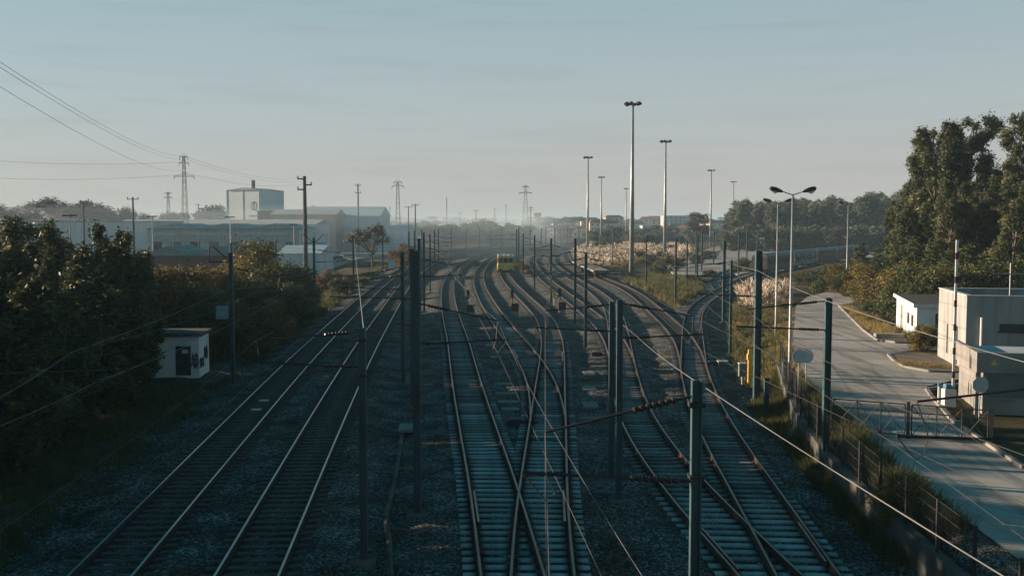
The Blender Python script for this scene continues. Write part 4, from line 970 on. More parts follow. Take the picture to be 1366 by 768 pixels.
PN = [(1200, 300, 104), (1222, 312, 96), (1245, 322, 90), (1172, 330, 112), (1265, 332, 86), (1290, 325, 88), (1320, 330, 86), (1345, 322, 88), (1148, 322, 122), (1232, 290, 102), (1275, 300, 96), (1310, 295, 98), (1358, 300, 94)]
PN.sort()
for i, (px, yt, Y) in enumerate(PN): tree_px('pine', px, yt, Y, 'young green pine below the eucalyptus grove, '+(ORD[i] if i < 8 else ORD[i+3]), group='young pines in the right thicket', wmul=1.25)
HB = [(1115, 350, 126), (1135, 345, 118), (1160, 345, 110), (1180, 352, 100), (1208, 362, 92), (1150, 372, 104), (1175, 385, 95), (1165, 400, 92), (1128, 362, 112), (1195, 378, 88), (1230, 350, 84), (1260, 345, 80), (1300, 345, 80), (1340, 345, 80), (1215, 345, 90), (1143, 362, 116)]
HB.sort()
for i, (px, yt, Y) in enumerate(HB): tree_px(('hedge', 'bush', 'olive')[i % 3], px, yt, Y, ('rich green', 'dark green', 'olive green')[i % 3]+' bush of the right thicket, '+ORD[i]+' of its row', cat='bush', group='bushes of the right thicket', wmul=1.1)
for px, yt, Y, lab in ((1238, 428, 63, 'little shrub growing in front of the white building window'), (1165, 436, 80, 'low yellow bush by the verge of the road'), (1203, 436, 72, 'low brown bush on the verge before the white building')):
    tree_px('olive', px, yt, Y, lab, cat='bush')
for i, (px, Y, yt) in enumerate(((1050, 165, 362), (1064, 160, 361), (1078, 155, 360), (1092, 150, 358), (1106, 172, 352), (1118, 165, 350))):
    tree_px('bush', px, yt, Y, 'dark bush in front of the parked train, '+ORD[i], cat='bush', group='bushes in front of the parked train', wmul=1.3)
# forest wall behind the yard
rg = random.Random(5)
for i in range(86):
    px = 972+i*2.8+rg.uniform(-3, 3); Y = rg.uniform(360, 470)
    yt = 272 if px < 1040 else (268 if px < 1110 else 262)
    tree_px('fartall', px, yt+rg.uniform(-6, 10), Y, 'tall hazy conifer in the forest wall behind the paved yard', group='forest wall behind the paved yard', wmul=1.25)
for i in range(26):
    px = 975+i*9.2+rg.uniform(-4, 4); tree_px('far', px, 300+rg.uniform(-3, 6), rg.uniform(330, 350), 'low hazy bush at the foot of the forest wall', cat='bush', group='bushes at the foot of the forest wall', wmul=1.2)
tree_px('fartall', 929, 283, 420, 'lone pointed hazy tree left of the forest wall', wmul=2.6)
# middle distance belt
for i in range(34):
    px = 562+i*4.0+rg.uniform(-3, 3); Y = rg.uniform(430, 520)
    tree_px('far', px, 307+rg.uniform(-9, 5)-(6 if 630 < px < 665 else 0), Y, 'grey green tree in the belt where the tracks curve away', group='tree belt beyond the curve', wmul=1.4)
for i in range(60):
    px = 690+i*5.0+rg.uniform(-4, 4); Y = rg.uniform(520, 800)
    tree_px('far', px, 307+rg.uniform(-8, 5), Y, 'pale hazy tree among the distant houses', group='trees among the distant houses', wmul=1.3)
for px, yt, Y in ((752, 287, 700), (764, 285, 720), (803, 288, 700), (812, 289, 710), (738, 291, 760), (722, 293, 790), (885, 291, 900)):
    tree_px('umbrella', px, yt+2, Y, 'flat topped pine on the skyline above the houses', group='flat topped pines on the skyline', wmul=1.6)
for i in range(70):
    px = -40+i*20.5+rg.uniform(-9, 9); Y = rg.uniform(1100, 1500)
    tree('far', pxx(px, Y), Y, rg.uniform(9, 15), 'very faint tree on the far skyline', group='skyline trees', wmul=2.4)
for i in range(24):
    px = 395+i*8+rg.uniform(-4, 4); Y = rg.uniform(600, 760)
    tree_px('far', px, 296+rg.uniform(-4, 5), Y, 'pale tree on the skyline behind the sheds', group='skyline trees behind the sheds', wmul=1.6)
# scrub around the fork and the plume fields
for i, (px, py, hh, kd_) in enumerate([(875, 368, 2.6, 'bush'), (890, 362, 3.0, 'bush'), (905, 358, 3.0, 'olive'), (920, 378, 1.8, 'olive'), (868, 352, 2.8, 'olive'), (850, 347, 3.0, 'bush'), (930, 352, 2.6, 'bush'), (945, 346, 2.8, 'bush'), (885, 345, 2.6, 'bush'), (832, 352, 2.2, 'olive'), (945, 369, 1.6, 'bush'), (992, 363, 3.2, 'hedge'),
        (800, 335, 4, 'bush'), (812, 331, 4.5, 'bush'), (782, 330, 4, 'bush'), (825, 330, 4, 'olive'), (860, 330, 6, 'bush'), (875, 326, 6, 'olive'), (905, 326, 5, 'bush'), (925, 324, 5, 'olive'), (960, 326, 4, 'bush'), (768, 328, 4, 'bush'), (790, 326, 5, 'bush'), (845, 326, 5, 'autumn'), (890, 336, 3, 'autumn'), (700, 360, 1.6, 'autumn'), (692, 357, 1.8, 'olive'), (705, 366, 1.2, 'olive')]):
    g = gp(px, py, -0.3); tree(kd_, g.x, g.y, hh, 'green bush beside the red end of the parked train' if kd_ == 'hedge' else {'bush': 'dark', 'olive': 'olive', 'autumn': 'brown'}[kd_]+' scrub bush '+('in the fork scrub below the plume grass' if py > 341 and px > 720 else 'right of the yellow rail vehicle' if px < 720 else 'behind the plume grass'), cat='bush', group=None if kd_ == 'hedge' else 'scrub around the plume grass', wmul=1.35)

def blades(pts, n, hgt, spread, rng, width=0.02, plume=False, bend=0.4):
    """tufts at pts (k,3): n blades each"""
    k = len(pts); N = k*n; P = np.repeat(pts, n, 0); a = rng.random(N)*6.28; sc = np.repeat((0.35+1.05*rng.random(k)**0.8) if plume else (0.6+0.8*rng.random(k)), n)
    off = np.c_[np.cos(a), np.sin(a), np.zeros(N)]; P = P+off*(rng.random(N)*spread*0.5)[:, None]
    h = hgt*sc*(0.55+0.45*rng.random(N)); lean = off*(bend*h*rng.random(N))[:, None]
    w = np.c_[-np.sin(a+rng.normal(0, 0.8, N)), np.cos(a+rng.normal(0, 0.8, N)), np.zeros(N)]*width
    M1 = P+lean*0.35+np.c_[np.zeros(N), np.zeros(N), h*0.6]; Tp = P+lean+np.c_[np.zeros(N), np.zeros(N), h]
    if plume:
        V = np.stack([P-w*0.1, P+w*0.1, M1+w*0.15, M1-w*0.15, M1-w*4.2+np.c_[np.zeros((N,2)), h*0.16], M1+w*4.2+np.c_[np.zeros((N,2)), h*0.16], Tp+w*1.2, Tp-w*1.2], 1).reshape(-1, 3)
        o = np.arange(N)[:, None]*8; F = np.concatenate([o+np.array([0, 1, 2, 3]), o+np.array([3, 2, 5, 4]), o+np.array([4, 5, 6, 7])])
        tone = np.repeat(rng.random(N), 8)
    else:
        V = np.stack([P-w, P+w, M1+w*0.8, M1-w*0.8, Tp+w*0.1, Tp-w*0.1], 1).reshape(-1, 3)
        o = np.arange(N)[:, None]*6; F = np.concatenate([o+np.array([0, 1, 2, 3]), o+np.array([3, 2, 4, 5])])
        tone = np.repeat(np.clip(rng.random(N)*0.5+np.repeat(rng.random(k), n)*0.5, 0, 1), 6)
    return V, F, tone
def inpoly(x, y, poly):
    c = np.zeros(len(x), bool); n = len(poly)
    for i in range(n):
        x0, y0 = poly[i]; x1, y1 = poly[(i+1) % n]
        m = ((y0 > y) != (y1 > y)) & (x < (x1-x0)*(y-y0)/(y1-y0+1e-12)+x0); c ^= m
    return c
def patch(polypx, k, rng, avoid=2.0, z=-0.3):
    poly = [(gp(a, b, z).x, gp(a, b, z).y) for a, b in polypx]
    xs = [p[0] for p in poly]; ys = [p[1] for p in poly]; out = []
    while len(out) < k:
        x = rng.uniform(min(xs), max(xs), 4000); y = rng.uniform(min(ys), max(ys), 4000); m = inpoly(x, y, poly)
        x, y = x[m], y[m]
        # clumped: keep by smooth pseudo noise
        nz = np.sin(x*0.9+np.sin(y*0.5)*2)+np.sin(y*0.6+x*0.25); q = (nz+rng.normal(0, 0.9, len(x))) > -0.7
        for a, b in zip(x[q], y[q]):
            if kda.find((a, b, 0))[2] > avoid: out.append((a, b, ground_z(a, b)-0.02))
        if not len(x): break
    return np.array(out[:k])
def field(name, label, polypx, k, n, h, spread, m, width=0.02, plume=False, bend=0.4, seed=1, avoid=2.2, z=-0.3, cat='grass'):
    rng = np.random.default_rng(seed); p = patch(polypx, k, rng, avoid, z)
    V, F, T = blades(p, n, h, spread, rng, width, plume, bend)
    o = link(name, npmesh(name, V, F, m, tone=T)); tag(o, label, cat, None, 'stuff'); return o
PL1 = [(764, 345), (772, 331), (820, 329), (905, 331), (930, 336), (905, 348), (870, 345), (845, 352), (812, 362), (795, 362)]
PL2 = [(984, 404), (988, 388), (1015, 386), (1046, 388), (1050, 400), (1036, 412), (996, 412)]
field('pampas_grass', 'pink pampas grass field around the tallest light tower', PL1, 620, 18, 2.2, 1.6, L_PAMP, 0.05, True, 0.5, 3)
field('pampas_grass', 'pink pampas grass stand beside the second street lamp', PL2, 80, 22, 1.9, 1.2, L_PAMP, 0.028, True, 0.5, 4)
field('dry_grass', 'yellow dry grass under the pampas plumes', PL1, 900, 40, 1.3, 1.4, L_DRY, 0.04, False, 0.6, 5)
field('dry_grass', 'yellow dry grass between the forking tracks', [(820, 378), (870, 366), (925, 372), (955, 376), (948, 388), (905, 416), (895, 416), (855, 392)], 900, 26, 0.75, 0.9, L_DRY, 0.022, False, 0.6, 6, avoid=2.6)
field('green_grass', 'green tufts among the yellow grass between the forking tracks', [(820, 378), (870, 366), (925, 372), (955, 376), (948, 388), (905, 416), (895, 416), (855, 392)], 700, 26, 1.0, 0.9, L_GRN, 0.03, False, 0.6, 16, avoid=2.6)
field('green_grass', 'dark tufts among the orange grass left of the road', [(975, 470), (972, 410), (985, 392), (1040, 400), (1052, 440), (1062, 500), (1010, 512), (985, 500)], 700, 18, 0.5, 0.7, L_GRN, 0.015, False, 0.8, 17, avoid=2.8, z=0.2)
field('dry_grass', 'orange dry grass left of the road around the broad teal mast', [(975, 470), (972, 410), (985, 392), (1040, 400), (1052, 440), (1062, 500), (1010, 512), (985, 500)], 900, 18, 0.38, 0.6, L_DRY, 0.012, False, 0.8, 7, avoid=2.8, z=0.2)
field('weeds', 'dark green weeds on the slope below the road wall', [(1000, 545), (1040, 505), (1062, 530), (1100, 575), (1200, 680), (1290, 768), (1200, 768), (1120, 680), (1050, 600)], 3200, 18, 0.50, 0.5, L_GRN, 0.010, False, 0.8, 8, avoid=2.3)
field('weeds', 'low dark weeds along the left foot of the trees', [(0, 768), (0, 560), (120, 520), (290, 512), (330, 480), (300, 520), (220, 590), (60, 768)], 2200, 14, 0.30, 0.5, L_GRN, 0.009, False, 0.8, 9, avoid=3.2)
field('scrub_grass', 'dark rough grass beneath the bushes right of the hut', [(300, 480), (330, 440), (420, 405), (500, 358), (520, 352), (470, 392), (420, 430), (350, 490)], 1300, 20, 0.7, 0.8, L_GRN, 0.02, False, 0.7, 10, avoid=2.8)
field('verge_grass', 'dry weeds on the verge before the white building', [(1125, 410), (1152, 437), (1172, 450), (1250, 455), (1250, 446), (1195, 444), (1165, 425)], 600, 24, 0.5, 0.6, L_DRY, 0.015, False, 0.7, 11, avoid=0.5, z=1.0)
field('island_grass', 'tufts of weeds on the paved island', [(1192, 482), (1206, 489), (1290, 496), (1290, 491), (1215, 484)], 260, 20, 0.3, 0.4, L_DRY, 0.01, False, 0.8, 12, avoid=0.5, z=1.05)
g = gp(1205, 740, -0.45)
tree('olive', g.x, g.y, 1.7, 'round dark shrub at the foot of the wall near the bottom right corner', 'bush', None, 0.9, v=0)
g = gp(1125, 645, -0.4); tree('olive', g.x, g.y, 0.8, 'small yellow tuft at the foot of the wall near the road mast', 'bush', None, 1.1, v=1)

# ------------------------------------------------------------------ paved yard, parked train, wagons
yd = [gp(a, b, 0) for a, b in ((888, 351), (905, 373), (955, 360), (975, 362), (1000, 372), (1010, 366), (1090, 350), (1185, 340), (1200, 317), (1060, 317), (950, 329))]
tag(MB().prism([(v.x, v.y) for v in yd][::-1], -0.6, -0.17).build('freight_yard', mat('pale_gravel_paving', (0.40, 0.37, 0.34), (0.26, 0.24, 0.22), scale=0.15, detail=8, bump=0.2)), kind='structure')
M_TRAIN = mat('old_train_side', (0.10, 0.06, 0.045), (0.045, 0.035, 0.03), scale=1.5, rough=0.6)
M_TRAINB = mat('blue_graffiti_side', (0.10, 0.24, 0.32), (0.07, 0.06, 0.055), scale=0.7, rough=0.6, lo=0.45, hi=0.55)
M_TROOF = mat('train_roof', (0.15, 0.17, 0.175), (0.08, 0.09, 0.09), scale=1.0, rough=0.6)
def coach(P, rz, label, m, L=19.5):
    t = thing('passenger_coach', P, label, 'train coach', 'parked train coaches', rz)   # local x along
    MB().box((0, 0, 2.1), (L, 2.9, 2.3), bev=0.08).build('body', m, t)
    mb = MB(); n = 8; prof = [(math.cos(math.pi*i/n)*1.45, math.sin(math.pi*i/n)*0.55) for i in range(n+1)]
    vs = [(-L/2+0.02, y, 3.253+z) for y, z in prof] + [(L/2-0.02, y, 3.253+z) for y, z in prof]; k = n+1
    mb.add(vs, [(i, i+1, i+1+k, i+k) for i in range(n)] + [tuple(reversed(range(k))), tuple(range(k, 2*k)), (0, k, 2*k-1, n)]); mb.build('roof', M_TROOF, t)
    for i in range(13): 
        for s in (-1, 1): MB().box((-L/2+1.3+i*(L-2.6)/12, s*1.452, 2.35), (0.95, 0.03, 0.8)).build('window', M_GLASS, t)
    mb = MB(); mb.box((0, 0, 0.8), (L*0.97, 2.2, 0.32)); mb.build('underframe', M_DARK, t)
    for e in (-1, 1):
        mb = MB(); c = e*(L/2-3.2)
        mb.box((c, 0, 0.5), (2.8, 2.0, 0.3))
        for dx in (-0.95, 0.95):
            for s in (-1, 1): mb.tube([(c+dx, s*0.78, 0.45), (c+dx, s*0.9, 0.45)], 0.45, 14)
        mb.build('bogie', M_DARK, t)
    for s in (-1, 1): MB().box((s*(L/2+0.012), 0, 2.0), (0.05, 0.9, 1.9)).build('end_door', M_DARK, t)
A = gp(1012, 365, 0.0); Bv = gp(1162, 341.5, 0.0); d = (Bv-A).normalized(); pos = A+d*10; rz = math.atan2(d.y, d.x)
# keep the train on the curved siding
labs = ['rust red first coach of the parked train, its end facing the tracks', 'second coach of the parked train, with pale blue graffiti', 'third coach of the parked train', 'fourth coach of the parked train', 'last coach of the parked train, half hidden by the thicket']
for i in range(5): coach(A+d*(10.2+i*20.6)+Vector((0, 0, -0.15)), rz, labs[i], (M_TRAIN, M_TRAINB, M_TRAIN, M_TRAIN, M_TRAIN)[i])
# yellow maintenance vehicle
Q = lines['t5']; i = nearest('t5', 674, 367); T5 = tangents(Q); ang = math.atan2(T5[i+6, 1], T5[i+6, 0])
t = thing('rail_vehicle', (Q[i+7, 0], Q[i+7, 1], 0.0), 'yellow track maintenance vehicle with white roof and wide cab window', 'rail vehicle', None, ang)
L = 8.5
MB().box((0, 0, 1.35), (L, 2.9, 0.95), bev=0.06).build('body', M_YEL, t)
MB().box((-L/2+1.6, 0, 2.55), (3.1, 2.75, 1.45), bev=0.1).build('cab', M_YEL, t)
MB().box((L/2-1.6, 0, 2.55), (3.1, 2.75, 1.45), bev=0.1).build('rear_cab', M_YEL, t)
MB().box((-L/2+1.6, 0, 3.38), (3.3, 2.85, 0.2), bev=0.06).box((L/2-1.6, 0, 3.38), (3.3, 2.85, 0.2), bev=0.06).build('roof', M_WHITEP, t)
for y in (-0.9, 0.0, 0.9): MB().box((-L/2+0.035, y, 2.65), (0.06, 0.8, 0.8)).build('windscreen', M_GLASS, t)
for s in (-1, 1): MB().box((-L/2+1.6, s*1.38, 2.65), (1.8, 0.05, 0.75)).build('side_window', M_GLASS, t)
MB().box((-L/2-0.03, 0, 1.9), (0.1, 2.7, 0.16)).build('white_stripe', M_WHITEP, t)
MB().box((-L/2-0.1, 0, 0.75), (0.25, 2.7, 0.3)).build('buffer_beam', M_DARK, t)
for s in (-1, 1):
    MB().tube([(-L/2-0.2, s*0.88, 0.95), (-L/2-0.6, s*0.88, 0.95), (-L/2-0.62, s*0.88, 0.95), (-L/2-0.68, s*0.88, 0.95)], [0.09, 0.09, 0.24, 0.24], 10).build('buffer', M_DARK, t)
    MB().tube([(-L/2-0.02, s*1.0, 1.35), (-L/2-0.1, s*1.0, 1.35)], 0.12, 10).build('headlight', M_INSW, t)
for x in (-2.8, 2.8):
    mb = MB()
    for s in (-1, 1): mb.tube([(x, s*0.76, 0.46), (x, s*0.9, 0.46)], 0.46, 16)
    mb.tube([(x, -0.8, 0.46), (x, 0.8, 0.46)], 0.08, 6); mb.build('wheelset', M_RUST, t)
mb = MB()
for (x, y) in ((-3.6, -0.9), (-3.6, 0.9), (-2.2, 0)): mb.box((x, y, 3.62), (0.5, 0.5, 0.26), bev=0.05)
mb.build('roof_unit', M_WHITEP, t)
# flat wagons
def flat(pxpy, off, label, rust):
    Q = lines['t8']; i = nearest('t8', *pxpy)+off; T8 = tangents(Q); ang = math.atan2(T8[i, 1], T8[i, 0])
    t = thing('flat_wagon', (Q[i, 0], Q[i, 1], 0), label, 'wagon', 'flat wagons', ang)
    MB().box((0, 0, 1.15), (13, 2.8, 0.28), bev=0.03).build('deck', M_CONC, t)
    MB().box((0, 0, 0.9), (12.6, 1.6, 0.3)).build('underframe', M_RUST, t)
    for e in (-1, 1):
        MB().box((e*6.52, 0, 1.02), (0.12, 2.7, 0.5)).build('end_board', mat('orange_rust', (0.30, 0.12, 0.05)), t)
        mb = MB(); mb.box((e*4.3, 0, 0.55), (2.4, 1.9, 0.3))
        for dx in (-0.9, 0.9):
            for s in (-1, 1): mb.tube([(e*4.3+dx, s*0.76, 0.45), (e*4.3+dx, s*0.9, 0.45)], 0.45, 12)
        mb.build('bogie', M_DARK, t)
        for s in (-1, 1): MB().tube([(e*6.58, s*0.88, 1.05), (e*6.9, s*0.88, 1.05), (e*6.92, s*0.88, 1.05), (e*7.0, s*0.88, 1.05)], [0.08, 0.08, 0.22, 0.22], 8).build('buffer', M_DARK, t)
flat((800, 371), 12, 'nearest flat wagon with a rusty orange end, parked before the plume grass', True)
flat((800, 371), 37, 'second flat wagon, parked behind the one with the orange end', True)
flat((800, 371), 62, 'third flat wagon, farthest of the parked row', True)

# ------------------------------------------------------------------ small trackside objects
def dwarf(px, py, label, plate=None):
    g = gp(px, py, -0.2); t = thing('dwarf_signal', (g.x, g.y, -0.25), label, 'signal', 'black dwarf signals')
    MB().box((0, 0, 0.18), (0.7, 0.5, 0.36), bev=0.03).build('foundation', M_CONC, t)
    MB().box((0, 0, 0.78), (0.78, 0.35, 0.8), bev=0.06).build('signal_head', M_DARK, t)
    MB().tube([(-0.28, 0, 1.1), (-0.28, 0, 2.6)], 0.06, 6).box((-0.28, -0.02, 2.2), (0.3, 0.12, 0.9)).build('post', M_DARK, t)
    mb = MB()
    for s in (-1, 1): mb.tube([(s*0.18, -0.17, 0.85), (s*0.18, -0.34, 0.85)], 0.1, 8)
    mb.build('hood', M_DARK, t)
dwarf(628, 421, 'leftmost of three black dwarf signals between the tracks'); dwarf(687, 419, 'middle one of three black dwarf signals between the tracks'); dwarf(750, 417, 'rightmost of three black dwarf signals between the tracks')
for px, yt, yb, lab in ((626, 388, 402, 'yellow marker plate by the leftmost dwarf signal'), (739, 386, 407, 'yellow marker plate by the rightmost dwarf signal'),):
    g = gp(px, yb, -0.2); t = thing('marker_plate', (g.x, g.y, -0.3), lab, 'marker'); zt = pd(px, yt, g.y).z+0.3
    MB().tube([(0, 0, 0), (0, 0, zt)], 0.03, 6).build('post', M_GALVL, t); MB().box((0, -0.04, zt-0.5), (0.28, 0.02, 1.0)).build('plate', mat('bright_yellow', (0.65, 0.55, 0.05)), t)
for px, yt, yb, w, m_, lab, nm in ((1000, 466, 501, 0.22, M_YEL, 'yellow post beside the broad teal mast', 'marker_post'),):
    g = gp(px, yb, 0.1); z0 = ground_z(g.x, g.y); zt = pd(px, yt, g.y).z
    t = thing(nm, (g.x, g.y, z0), lab, 'post'); MB().box((0, 0, (zt-z0)/2), (w, 0.15, zt-z0), bev=0.02).build('shaft', m_, t); MB().box((0, 0, (zt-z0)*0.8), (w*1.5, 0.2, 0.35), bev=0.03).build('head', m_, t)
g = gp(990, 506, 0.0); t = thing('trackside_cabinet', (g.x, g.y, ground_z(g.x, g.y)), 'grey cabinet on a thin post left of the yellow post', 'cabinet')
MB().tube([(0, 0, 0), (0, 0, 0.7)], 0.04, 6).build('post', M_GALVL, t); MB().box((0, 0, 1.05), (0.42, 0.25, 0.75), bev=0.03).build('box', mat('grey_cabinet', (0.2, 0.22, 0.23)), t); MB().box((0, 0, 1.45), (0.46, 0.3, 0.05)).build('lid', M_WHITEP, t)
g = gp(964, 489, -0.3); t = thing('cable_box', (g.x, g.y, -0.45), 'low box with pale blue lid beside the switch', 'box'); MB().box((0, 0, 0.25), (0.62, 0.4, 0.5)).build('box', M_CONCD, t); MB().box((0, 0, 0.53), (0.68, 0.46, 0.06)).build('lid', mat('pale_blue_lid', (0.45, 0.55, 0.58)), t)
g = gp(522, 358, -0.3); t = thing('trackside_cabinet', (g.x, g.y, -0.4), 'pale equipment cabinet left of the mast cluster', 'cabinet'); MB().box((0, 0, 1.0), (1.3, 0.8, 1.9), bev=0.05).build('box', mat('pale_blue_lid', (0.45, 0.55, 0.58)), t); MB().box((0, 0, 2.0), (1.45, 0.95, 0.1)).build('roof', M_CONC, t)
# concrete cable channels
def channel(L, label, w=0.14, h=0.14, m=M_CONC):
    P = [gp(a, b, -0.35) for a, b in L]; o = MB().tube([p+Vector((0, 0, 0.02)) for p in P], w, 4).build('cable_channel', m); tag(o, label, 'cable channel')
channel([(540, 560), (533, 600), (528, 630), (520, 665), (514, 690), (519, 720), (521, 768)], 'bent pale concrete channel left of the teal mast feet', 0.09, m=M_CONCD)
CV = ['uppermost of four slabs stacked in a row right of the ballast track', 'second of four slabs in a row right of the ballast track', 'third of four slabs in a row right of the ballast track', 'lowest of four slabs in a row right of the ballast track', 'wide thin slab at the foot of the mast above the paired masts', 'upper slab of the path left of the paired masts', 'middle slab of the path left of the paired masts', 'lower slab of the path left of the paired masts', 'wide thin slab ending the path left of the paired masts', 'long slab left of the middle crossing', 'small long slab above the one left of the middle crossing', 'slab between the feet of the teal masts', 'thin slab right behind the paired masts']
for i, (px, py, w, d_) in enumerate(((672, 514, 1.0, 0.6), (675, 527, 1.2, 0.6), (678, 538, 1.1, 0.6), (681, 548, 0.9, 0.6), (796, 466, 1.6, 0.35), (786, 500, 0.7, 1.6), (786, 520, 0.8, 1.4), (787, 542, 0.8, 1.4), (790, 560, 1.2, 0.35), (659, 478, 0.5, 1.2), (652, 462, 0.5, 1.4), (545, 572, 0.9, 1.4), (843, 478, 1.3, 0.3))):
    g = gp(px, py, -0.3); tag(MB().box((g.x, g.y, -0.235), (w, d_, 0.14), rz=random.uniform(-0.1, 0.1), bev=0.02).build('channel_cover', M_CONC), CV[i], 'slab', 'concrete covers in the ballast')
for px, py, lab in ((352, 534, 'upper white board between the rails of the leftmost track'), (342, 546, 'lower white board between the rails of the leftmost track')):
    g = gp(px, py, -0.15); tag(MB().box((g.x, g.y, -0.14), (0.5, 0.26, 0.05), bev=0.01).build('white_board', M_WHITEP), lab, 'board')
# leaning posts at the left foot
for px, yb in ((67, 556), (106, 540), (139, 532), (20, 580)):
    g = gp(px, yb, 0.0); tag(MB().box((g.x, g.y, 0.5), (0.1, 0.1, 1.6)).build('fence_post', M_CONCD), 'thin dark fence post under the left trees', 'post', 'fence posts under the left trees')

# ------------------------------------------------------------------ industrial estate left
M_SHEDW = mat('pale_sheet_wall', (0.66, 0.70, 0.72), (0.54, 0.58, 0.60), scale=0.3, stretch=(4, 4, 0.2))
M_SHEDR = mat('grey_sheet_roof', (0.42, 0.45, 0.46), (0.32, 0.35, 0.36), scale=0.3)
M_BLUE = mat('blue_grey_sheet', (0.44, 0.58, 0.63), (0.36, 0.48, 0.53), scale=0.3, stretch=(4, 4, 0.2))
M_BROWN = mat('brown_sheet_wall', (0.16, 0.12, 0.10), (0.10, 0.08, 0.07), scale=1, stretch=(6, 6, 0.2))
M_TAN = mat('tan_sheet_wall', (0.42, 0.36, 0.29), (0.32, 0.28, 0.23), scale=0.5, stretch=(6, 6, 0.2))
def shed(x0p, x1p, Y, yt_eave, D, label, wm=M_SHEDW, rm=M_SHEDR, ridge=1.5, gable='side', parts=True, nwin=0, name='warehouse', bays=1, cat='warehouse', rz=0.0):
    x0 = pxx(x0p, Y); x1 = pxx(x1p, Y); ze = pd(x0p, yt_eave, Y).z; zb = ground_z((x0+x1)/2, Y)-0.3; H = ze-zb; Wd = x1-x0
    t = thing(name, (x0, Y, zb), label, cat, 'industrial buildings on the left', rz)
    MB().box((Wd/2, D/2, H/2), (Wd, D, H)).build('wall', wm, t)
    mb = MB(); e = 0.4
    if gable == 'front':     # ridge runs in depth: gable triangles face the camera
        for b in range(bays):
            a0 = Wd*b/bays; a1 = Wd*(b+1)/bays; c = (a0+a1)/2
            vs = [(a0-e*(b == 0), -e, H+0.003), (a1+e*(b == bays-1), -e, H+0.003), (c, -e, H+ridge), (a0-e*(b == 0), D+e, H+0.003), (a1+e*(b == bays-1), D+e, H+0.003), (c, D+e, H+ridge)]
            mb.add(vs, [(0, 1, 2), (5, 4, 3), (0, 2, 5, 3), (2, 1, 4, 5), (1, 0, 3, 4)])
    elif gable == 'side':
        vs = [(-e, -e, H+0.003), (Wd+e, -e, H+0.003), (Wd+e, D+e, H+0.003), (-e, D+e, H+0.003), (-e, D/2, H+ridge), (Wd+e, D/2, H+ridge)]
        mb.add(vs, [(0, 1, 5, 4), (2, 3, 4, 5), (0, 4, 3), (1, 2, 5), (3, 2, 1, 0)])
    else: mb.box((Wd/2, D/2, H+0.13), (Wd+0.5, D+0.5, 0.25))
    mb.build('roof', rm, t)
    n = max(2, min(14, int(Wd/6)))
    for i in range(n+1): MB().box((Wd*i/n*0.998+0.01, -0.06, H/2), (0.18, 0.1, H-0.1)).build('wall_rib', wm, t)
    for i in range(nwin): MB().box((Wd*(i+0.5)/nwin, -0.02, H*0.45), (Wd/nwin*0.5, 0.08, H*0.4)).build('loading_door', M_CONC if i % 2 else M_GLASS, t)
    return t, Wd, H
t, Wd, H = shed(303, 356, 400, 254, 16, 'big white factory block with a chimney on its roof', M_BLUE if False else mat('factory_white', (0.72, 0.78, 0.80), (0.64, 0.70, 0.72), scale=0.1), M_SHEDR, 1.0, 'front', name='factory', cat='factory', rz=R(-24))
MB().tube([(Wd*0.43, 8, H), (Wd*0.43, 8, H+4.2)], 0.8, 10).build('chimney', mat('brown_chimney', (0.22, 0.16, 0.11)), t)
o = link('logo', text_mesh('O', 4.2, mat('logo_grey', (0.16, 0.22, 0.26)), 'logo', 0.02), t, (Wd*0.82, -0.1, H*0.72)); o.rotation_euler = (math.pi/2, 0, 0); o.scale = (0.7, 1.2, 1)
MB().box((Wd*0.82, -0.06, H*0.56), (4.2, 0.05, 0.5)).build('logo_strip', mat('logo_grey', (0.16, 0.22, 0.26)), t)
MB().box((Wd*0.28, -0.08, H*0.22), (4.6, 0.08, 6)).build('loading_door', mat('factory_door', (0.38, 0.42, 0.44)), t)
shed(344, 392, 360, 282, 20, 'brown ribbed shed in front of the white factory block', M_BROWN, M_BROWN, 0.5, 'flat')
shed(362, 448, 330, 286, 18, 'tan ribbed shed right of the factory block', M_TAN, M_SHEDR, 1.8, 'side')
shed(398, 506, 345, 288, 30, 'long blue grey shed behind the tan one', M_BLUE, M_BLUE, 3.4, 'side')
shed(500, 548, 330, 304, 24, 'low blue grey shed next to the lone leafless tree', M_BLUE, M_BLUE, 1.0, 'side')
shed(20, 200, 245, 296, 25, 'long grey shed behind the dark left trees', M_SHEDW, M_SHEDR, 0.4, 'flat')
shed(196, 400, 235, 305, 22, 'long white shed with shallow gables behind the olive tree', M_WHITE, M_SHEDR, 1.2, 'front', nwin=8, bays=3)
shed(150, 420, 290, 299, 24, 'very long grey roofed shed below the factory block', M_SHEDW, M_SHEDR, 1.4, 'side')
shed(190, 320, 160, 341, 12, 'dark corrugated shed with two gables behind the brown bushes', M_BROWN, mat('sheet_roof_green', (0.26, 0.30, 0.30), (0.18, 0.21, 0.21), scale=0.6), 1.5, 'front', bays=2)
shed(372, 425, 175, 338, 14, 'low shed with a blue grey roof behind the mast with two loops', M_SHEDW, M_BLUE, 1.3, 'side')
shed(-40, 60, 300, 293, 20, 'pale building half hidden at the left edge', M_TAN, M_SHEDR, 0.6, 'flat')
